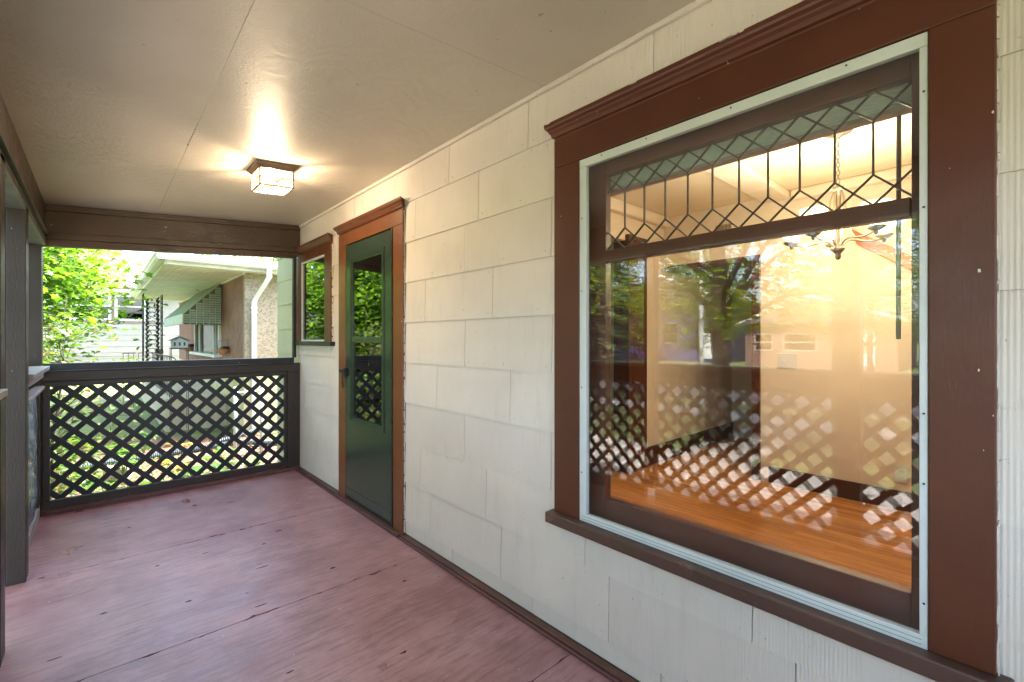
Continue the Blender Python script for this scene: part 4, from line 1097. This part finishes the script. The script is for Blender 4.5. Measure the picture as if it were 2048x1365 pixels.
# soffit in narrow boards running away from the street
x = .86; k = 0
while x < NX+.02:
    bx('soffit_board', SOFFIT, nb, x+.002, x+.088, 9.80, 18.9, 2.592, 2.606, bev=0); x += .09; k += 1
bx('side_soffit', SOFFIT, nb, NX+.041, 9.5, 9.80, NY-.001, 2.60, 2.615, bev=0)
bx('wall_trim', SOFFIT, nb, NX-.03, NX-.001, NY, 19.8, 2.555, 2.5915, bev=.003)
bx('front_fascia', SOFFIT, nb, .835, .859, 9.79, 18.9, 2.585, 2.74, bev=.003)
bx('side_fascia', SOFFIT, nb, .86, 9.5, 9.775, 9.799, 2.595, 2.72, bev=.003)
def gutter(path_axis, name):
    prof = [(0, 0), (-.085, 0), (-.115, .04), (-.115, .085), (-.13, .115), (-.122, .118), (-.108, .09), (-.108, .045), (-.08, .008), (0, .008)]
    m = MB()
    if path_axis == 'y': m.prism([(.833+p[0], 2.66+p[1]) for p in prof], 'y', 9.665, 18.95)
    else: m.prism([(9.773+p[0], 2.66+p[1]) for p in prof], 'x', .72, 9.5)
    return m.build(name, WHITE, nb)
gutter('y', 'front_gutter'); gutter('x', 'side_gutter')
# downspout with offset elbows
def rtube(path, hx, hy, name, mat, parent):
    m = MB(); V = []
    for p in path:
        for sx, sy in ((-1, -1), (1, -1), (1, 1), (-1, 1)): V.append((p[0]+sx*hx, p[1]+sy*hy, p[2]))
    n = len(path); F = [(i*4+j, i*4+(j+1) % 4, (i+1)*4+(j+1) % 4, (i+1)*4+j) for i in range(n-1) for j in range(4)]
    F += [(0, 1, 2, 3), (4*n-4, 4*n-3, 4*n-2, 4*n-1)]
    return m.add(V, F).build(name, mat, parent, .006)
ds = thing('downspout', (2.25, 10, GZ), parent=nb)
rtube([(2.44, 9.70, 2.665), (2.44, 9.70, 2.50), (2.41, 9.74, 2.42), (2.27, 9.97, 2.10), (2.25, 10.01, 2.02), (2.25, 10.01, GZ+.05)], .045, .038, 'pipe', WHITE, ds)
bx('strap', WHITE, ds, 2.19, 2.31, 9.965, 10.055, 1.90, 1.93, bev=.003)
bx('strap', WHITE, ds, 2.19, 2.31, 9.965, 10.055, 1.82, 1.84, bev=.003)
MB().add([(.75, 9.70, 2.77), (.75, 20.2, 2.77), (10.3, 20.2, 2.77), (10.3, 9.70, 2.77), (4.6, 14, 3.5), (4.6, 16, 3.5)],
         [(0, 3, 4), (0, 4, 5, 1), (1, 5, 2), (2, 5, 4, 3), (0, 1, 2, 3)]).build('roof', GREYROOF, nb)
# window under the awning
wn = thing('front_window', (NX, 14.2, .9), parent=nb)
for a, b in ((12.36, 12.48), (15.93, 16.04), (13.0, 13.08), (15.1, 15.2)):
    bx('frame', WHITE, wn, NX-.05, NX+.06, a, b, .951, 1.999, bev=.004)
bx('sill', WHITE, wn, NX-.16, NX+.06, 12.25, 16.1, .88, .95, bev=.004)
bx('head', WHITE, wn, NX-.05, NX+.06, 12.36, 16.04, 2.0, 2.04, bev=.004)
bx('pane', FARG, wn, NX+.0, NX+.006, 12.481, 15.929, .951, 1.999, bev=0)
for y in (12.52, 12.9): bx('sash_line', WHITE, wn, NX-.02, NX-.002, y, y+.03, .952, 1.998, bev=0)
bx('curtain', painted('curtain', (.4, .4, .4), .9), wn, NX+.10, NX+.12, 12.4, 16.0, .9, 2.03, bev=0)
# aluminium awning: sloping pans, louvred cheek
AWND = painted('louvre_gap_shade', (.10, .11, .09), .7)  # dark colour painted in for the shade inside the louvre openings
aw = thing('window_awning', (1.7, 14, 2.2), parent=nb)
A0, A1 = 12.19, 15.95; p0 = (NX-.02, 2.60); p1 = (1.36, 1.86)
y = A0
while y < A1:
    y2 = min(y+.19, A1)
    MB().prism([(p0[0], p0[1]), (p1[0], p1[1]), (p1[0], p1[1]-.012), (p0[0], p0[1]-.012)], 'y', y+.004, y2-.03).prism(
        [(p0[0], p0[1]+.02), (p1[0], p1[1]+.02), (p1[0], p1[1]+.002), (p0[0], p0[1]+.002)], 'y', y2-.034, y2+.002).build('pan', AWN, aw); y += .19
y = A0
while y < A1-.01:
    MB().prism([(y, 1.855), (y+.185, 1.855), (y+.185, 1.66), (y+.14, 1.635), (y+.045, 1.635), (y, 1.66)], 'x', 1.350, 1.359).build('valance_tab', AWN, aw); y += .19
nc = 6; wd = (p0[0]-p1[0])/nc
for i in range(nc):
    xa = p1[0]+wd*i; xb = xa+wd
    za = p1[1]+(p0[1]-p1[1])*i/nc-.014; zb = p1[1]+(p0[1]-p1[1])*(i+1)/nc-.014
    for (xx, yy) in ((xa, 12.188),): MB().prism([(xa+.001, 1.63), (xb-.004, 1.63), (xb-.004, zb), (xa+.001, za)], 'y', A0+.012, A0+.018).build('cheek_shade_panel', AWND, aw)
    bx('cheek_rib', AWN, aw, xa, xa+.014, A0-.012, A0+.011, 1.63, za, bev=0)
    z = 1.66
    while z < za-.01:
        MB().add([(xa+.022, A0+.0115, z+.038), (xb-.01, A0+.0115, z+.038), (xb-.01, A0-.010, z+.002), (xa+.022, A0-.010, z+.002), (xa+.022, A0+.0115, z+.0), (xb-.01, A0+.0115, z+.0)],
                 [(0, 1, 2, 3), (3, 2, 5, 4), (0, 3, 4), (1, 5, 2)]).build('louvre', AWN, aw); z += .052
# iron column of scroll panels
cl_ = thing('iron_column', (1.15, 16.7, .08), parent=nb)
def scrolls(p, q, zlo, zhi, seed):
    """scrollwork between two uprights"""
    rnd = random.Random(seed); P = Vector((p[0], p[1], 0)); Q = Vector((q[0], q[1], 0)); W_ = (Q-P).length; u = (Q-P)/W_
    m = MB(); z = zlo; k = 0
    while z < zhi-.1:
        hh = .16; sg = 1 if k % 2 else -1
        pts = []
        for i in range(11):
            f = i/10; pts.append(P+u*(W_*(.5+sg*.36*math.sin(f*math.pi*1.0)*(1-.0*f)))+Vector((0, 0, z+hh*f)))
        m.tube(pts, .007, 4)
        for s2, z2 in ((1, z+.05), (-1, z+.11)):
            c = P+u*(W_*(.5+s2*.22)); pts = []
            for i in range(10):
                a = i/9*4.6*s2+k; r_ = .045*(1-.7*i/9); pts.append(c+u*(r_*math.cos(a))+Vector((0, 0, z2+r_*math.sin(a))))
            m.tube(pts, .006, 4)
            e = c+u*.03*s2+Vector((0, 0, z2)); m.add([e+u*.034, e+Vector((0, .006, .042)), e-u*.034, e-Vector((0, .006, .042))], [(0, 1, 2, 3)])
            e = P+u*(W_*(.5-s2*.28))+Vector((0, 0, z2+.03)); m.add([e+u*.03, e+Vector((0, .006, .05))+u*.02, e-u*.03, e-Vector((0, .006, .05))-u*.02], [(0, 1, 2, 3)])
        z += hh*.82; k += 1
    return m
cs = [(.93, 16.45), (1.35, 16.45), (1.35, 16.87), (.93, 16.87)]
for i, (x, y) in enumerate(cs): bx('upright', IRON, cl_, x-.012, x+.012, y-.012, y+.012, .081, 2.588, bev=0)
for a, b, s_ in ((0, 1, 1), (1, 2, 2), (2, 3, 3), (3, 0, 4)): scrolls(cs[a], cs[b], .1, 2.56, s_).build('scroll_panel', IRON, cl_)
P = [(1.12+rg.normal()*.18, 16.42+rg.normal()*.08, z) for z in np.concatenate([rg.uniform(.7, 2.3, 16)])]
leaves('climbing_vine', HOSTA, P, .15, LEAF_OVAL, None, 20, .2, kind='stuff', label='few green vine leaves climbing the black iron column', category='vine')
# wrought iron porch railing
rl = thing('iron_railing', (1.25, 14, .08), 'black wrought iron railing along the neighbour porch edge beside the column', 'railing', 'iron railings on the neighbour porch')
MB().tube([(1.1, 11.3, .93)]+[(1.1+.05*math.sin(a*.7), 11.3-.0-.07*math.sin(a), .93-.07+.07*math.cos(a)) for a in (1, 2, 3, 4)], .01, 6).build('curl', IRON, rl)
bx('handrail', IRON, rl, 1.085, 1.115, 11.3, 16.4, .92, .94, bev=0); bx('bottom_bar', IRON, rl, 1.09, 1.11, 11.6, 16.4, .18, .195, bev=0)
y = 11.62
while y < 16.4: bx('baluster', IRON, rl, 1.094, 1.106, y, y+.012, .081, .9195, bev=0); y += .32
rl2 = thing('iron_railing', (.7, 16.7, .08), 'short black iron railing left of the scroll column, above the shrub', 'railing', 'iron railings on the neighbour porch')
bx('handrail', IRON, rl2, .48, .915, 16.58, 16.61, .90, .92, bev=0)
for x in (.49, .60, .71, .82): bx('baluster', IRON, rl2, x, x+.012, 16.59, 16.602, GZ, .8995, bev=0)
# plant stand with birdhouse
bh = thing('birdhouse', (1.2, 11.4, 1.1), 'small weathered grey birdhouse on a black plant stand, left of the awning window', 'birdhouse')
GW = painted('grey_wood', (.26, .30, .28), .8, (1, 1, 1), 30, .5, .004, .25); GD = painted('dark_grey_shingle', (.10, .11, .11), .8)
MB().prism([(1.08, 1.13), (1.34, 1.13), (1.34, 1.27), (1.21, 1.33), (1.08, 1.27)], 'y', 11.30, 11.52).build('walls', GW, bh)
MB().prism([(1.05, 1.27), (1.06, 1.29), (1.21, 1.365), (1.36, 1.29), (1.37, 1.27), (1.21, 1.34)], 'y', 11.27, 11.55).build('roof', GD, bh)
bx('floor_tray', GD, bh, 1.05, 1.37, 11.26, 11.54, 1.115, 1.129, bev=0)
for x in (1.11, 1.19, 1.27): bx('window', BLACK, bh, x, x+.03, 11.296, 11.2995, 1.17, 1.24, bev=0)
t = thing('plant_stand', (1.2, 11.4, .08), 'thin black iron plant stand carrying the grey birdhouse', 'stand')
for x in (1.07, 1.35):
    for y in (11.28, 11.52): MB().tube([(x, y, -.55), (x, y, 1.113)], .007, 5).build('leg', IRON, t)
for z in (.55, 1.105): MB().tube([(1.07, 11.28, z), (1.35, 11.28, z), (1.35, 11.52, z), (1.07, 11.52, z), (1.07, 11.28, z)], .006, 5).build('hoop', IRON, t)
bk = None
for (x, y, z, l_) in ((2.0, 11.55, 1.06, 'brown coir basket hanging on the brown wall right of the awning window'), (2.0, 16.5, 1.04, 'brown coir basket hanging on the brown wall left of the awning window')):
    b_ = thing('hanging_basket', (x, y, z), l_, 'basket', 'hanging baskets on the neighbour wall'); s_ = 1.0 if y < 13 else 1.35
    MB().lathe([(0, -.10*s_), (.07*s_, -.09*s_), (.11*s_, -.03*s_), (.12*s_, .03*s_), (.10*s_, .03*s_), (0, .0)], (x, y, z), 14).build('liner', TERRA, b_)
    MB().tube([(x+.12*s_*math.cos(a), y+.12*s_*math.sin(a), z+.035*s_) for a in np.linspace(0, 6.28, 16)], .006, 5).tube(
        [(x-.10, y, z+.03), (x-.09, y, z+.20), (x+.08, y, z+.22), (x+.09, y, z+.03)], .005, 5).build('wire_frame', IRON, b_)
    MB().lathe([(0, .10*s_), (.07*s_, .09*s_), (.09*s_, .05*s_), (.09*s_, .02*s_), (0, .02)], (x+.02, y-.02, z-.01), 10).build('contents', BLACK, b_)
bx('letter_box', painted('rust_red', (.22, .08, .05), .7), None, 1.26, 1.45, 17.4, 17.6, .86, 1.0, label='small rust red box behind the iron railing, right of the column', cat='box')

# ------------------------------------------------------------------ cream house further off
h2 = thing('far_cream_house', (1, 29, GZ), 'cream clapboard house with pinkish brown shingle roof behind the maple', 'house')
hy = 27; z = GZ; k = 0
opn = [(.52, 1.60, 2.13, 3.30), (-.95, .40, 2.13, 3.30), (3.2, 4.6, 2.13, 3.30), (-3.6, -2.3, 2.13, 3.30)]
while z < 3.4:
    for (a, b, c, d) in (lambda rs: [r for r in rs])( (lambda R0: R0)( [ (-7, 7.5, z, min(z+.262, 3.42)) ] ) ):
        rs = [(a, b, c, d)]
        for o_ in opn: rs = subtract(rs, o_)
        for (p, q, r_, s_) in rs:
            MB().prism([(hy-.022, r_), (hy, r_), (hy, s_), (hy-.004, s_)], 'x', p, q).build('siding_board', CREAMS, h2)
    z += .2625
m = MB()
rs = [(-7, 7.5, GZ, 3.42)]
for o_ in opn: rs = subtract(rs, o_)
for (a, b, c, d) in rs: m.box(a, b, hy+.001, hy+.15, c, d)
m.build('wall', CREAMS, h2)
bx('side_wall', CREAMS, h2, 7.38, 7.5, hy+.151, 33, GZ, 3.42, bev=0); bx('side_wall', CREAMS, h2, -7, -6.88, hy+.151, 33, GZ, 3.42, bev=0)
bx('belt_trim', painted('trim_mauve', (.16, .10, .10), .6), h2, -7, 7.5, hy-.045, hy-.0225, 2.02, 2.10, bev=0)
bx('ground_trim', painted('trim_mauve2', (.30, .24, .23), .6), h2, -7, 7.5, hy-.045, hy-.0225, .56, .60, bev=0)
bx('corner_board', BRNH, h2, .42, .50, hy-.05, hy-.023, 2.11, 3.40, bev=0)
for (a, b, c, d) in opn:
    wn = thing('window', ((a+b)/2, hy, c), parent=h2)
    m = MB(); t_ = .09
    m.box(a, a+t_, hy-.05, hy+.03, c, d).box(b-t_, b, hy-.05, hy+.03, c, d).box(a+t_, b-t_, hy-.05, hy+.03, c, c+t_).box(a+t_, b-t_, hy-.05, hy+.03, d-t_, d)
    m.build('frame', WHITE, wn)
    bx('meeting_rail', WHITE, wn, a+t_, b-t_, hy-.03, hy+.02, (c+d)/2+.04, (c+d)/2+.09, bev=0)
    bx('glass', FARG, wn, a+t_, b-t_, hy+.0, hy+.006, c+t_, (c+d)/2+.039, bev=0)
    bx('glass', FARG, wn, a+t_, b-t_, hy+.0, hy+.006, (c+d)/2+.091, d-t_, bev=0)
    bx('curtain', painted('white_curtain', (.5, .5, .5), .9) if 'white_curtain' not in bpy.data.materials else bpy.data.materials['white_curtain'], wn, a+.45, a+.62, hy+.07, hy+.08, c, d, bev=0)
    bx('dark_interior', BLACK, wn, a, b, hy+.145, hy+.149, c, d, bev=0)
bx('eave_soffit', WHITE, h2, -7.3, 7.8, hy-.35, hy-.001, 3.42, 3.44, bev=0)
bx('fascia', WHITE, h2, -7.3, 7.8, hy-.38, hy-.351, 3.40, 3.56, bev=0)
n = 22
for i in range(n):
    ya = hy-.40+4.2*i/n; za = 3.56+2.3*i/n; yb_ = ya+4.2/n+.04; zb_2 = za+2.3/n
    MB().prism([(ya, za), (yb_, zb_2), (yb_, zb_2-.05), (ya, za-.03)], 'x', -7.4, 7.9).build('shingle_course', PINKR, h2)
MB().prism([(hy-.35, 3.50), (hy+3.8, 5.78), (hy+8, 3.5)], 'x', -7.2, 7.7).build('roof_body', PINKR, h2)
MB().prism([(hy-1.2, 3.72), (hy-.3, 3.95), (hy-.3, 3.85), (hy-1.2, 3.62)], 'x', 1.15, 3.0).build('entry_hood', WHITE, h2)

# ------------------------------------------------------------------ houses across the street (mirrored in the big window)
TRIMFAR = painted('far_window_trim', (.24, .23, .21), .6)
def bungalow(name, x, y0, y1, dpt, zt, rise, mat, wins, label, gable=True):
    h = thing(name, (x-dpt/2, (y0+y1)/2, GZ), label, 'house')
    rs = [(y0, y1, GZ, zt)]
    for o_ in wins: rs = subtract(rs, o_)
    m = MB()
    for (a, b, c, d) in rs: m.box(x-.15, x, a, b, c, d)
    m.build('front_wall', mat, h)
    bx('body', mat, h, x-dpt, x-.6, y0, y1, GZ, zt, bev=0)
    MB().prism([(y0-.5, zt), (y1+.5, zt), ((y0+y1)/2, zt+rise)], 'x', x-dpt-.4, x+.5).build('roof', GREYROOF, h)
    for s_ in (0, 1):
        ya, yb_ = (y0-.5, (y0+y1)/2) if s_ == 0 else (y1+.5, (y0+y1)/2)
        MB().prism([(ya, zt-.02), (yb_, zt+rise-.02), (yb_, zt+rise+.16), (ya, zt+.16)], 'x', x+.501, x+.55).build('barge_board', WHITE, h)
    for (a, b, c, d) in wins:
        wn = thing('window', (x, (a+b)/2, c), parent=h); t_ = .10
        MB().box(x-.1, x+.04, a, a+t_, c, d).box(x-.1, x+.04, b-t_, b, c, d).box(x-.1, x+.04, a+t_, b-t_, c, c+t_).box(x-.1, x+.04, a+t_, b-t_, d-t_, d).box(x-.1, x+.03, a+t_, b-t_, (c+d)/2-.04, (c+d)/2+.04).build('frame', TRIMFAR, wn)
        bx('pane', FARG, wn, x-.08, x-.07, a+t_, b-t_, c+t_, d-t_, bev=0)
    bx('door', WHITE, h, x-.02, x+.03, y0+1.0, y0+1.9, GZ+.3, GZ+2.4, bev=0)
    return h
bungalow('blue_house', -34, 15.5, 26, 8, 4.2, 2.6, BLUES, [(16.0, 17.6, .6, 2.4), (19.4, 21, .9, 2.7), (22.6, 24.2, .9, 2.7), (16.2, 17.3, 2.9, 3.9)], 'blue house with white window frames mirrored left of the street tree')
bungalow('brown_house', -31, 4.5, 12.8, 8, 2.3, 1.7, BRNH, [(5.6, 7.0, .5, 1.7), (8.4, 10.4, .5, 1.7), (11, 12.2, .5, 1.7)], 'low brown bungalow with white gable boards mirrored in the big window')
bungalow('grey_house', -31, -8, 1.5, 8, 3.0, 2.4, CREAMS, [(-6.5, -4.5, .6, 2.2), (-3, -1, .6, 2.2)], 'pale house across the street right of the brown bungalow')
lp_ = thing('street_light', (-10.2, 6.5, GZ), 'slim white lamp post by the kerb across the lawn, mirrored in the window', 'street lamp')
MB().tube([(-10.2, 6.2, GZ), (-10.2, 6.2, 4.6)], [.07, .04], 10).tube([(-10.2, 6.2, 4.55), (-10.4, 6.2, 4.8), (-11.3, 6.2, 4.85)], .03, 8).build('pole', WHITE, lp_)
MB().box(-11.7, -11.2, 6.12, 6.28, 4.80, 4.88).build('lamp_head', STEEL, lp_, .01)
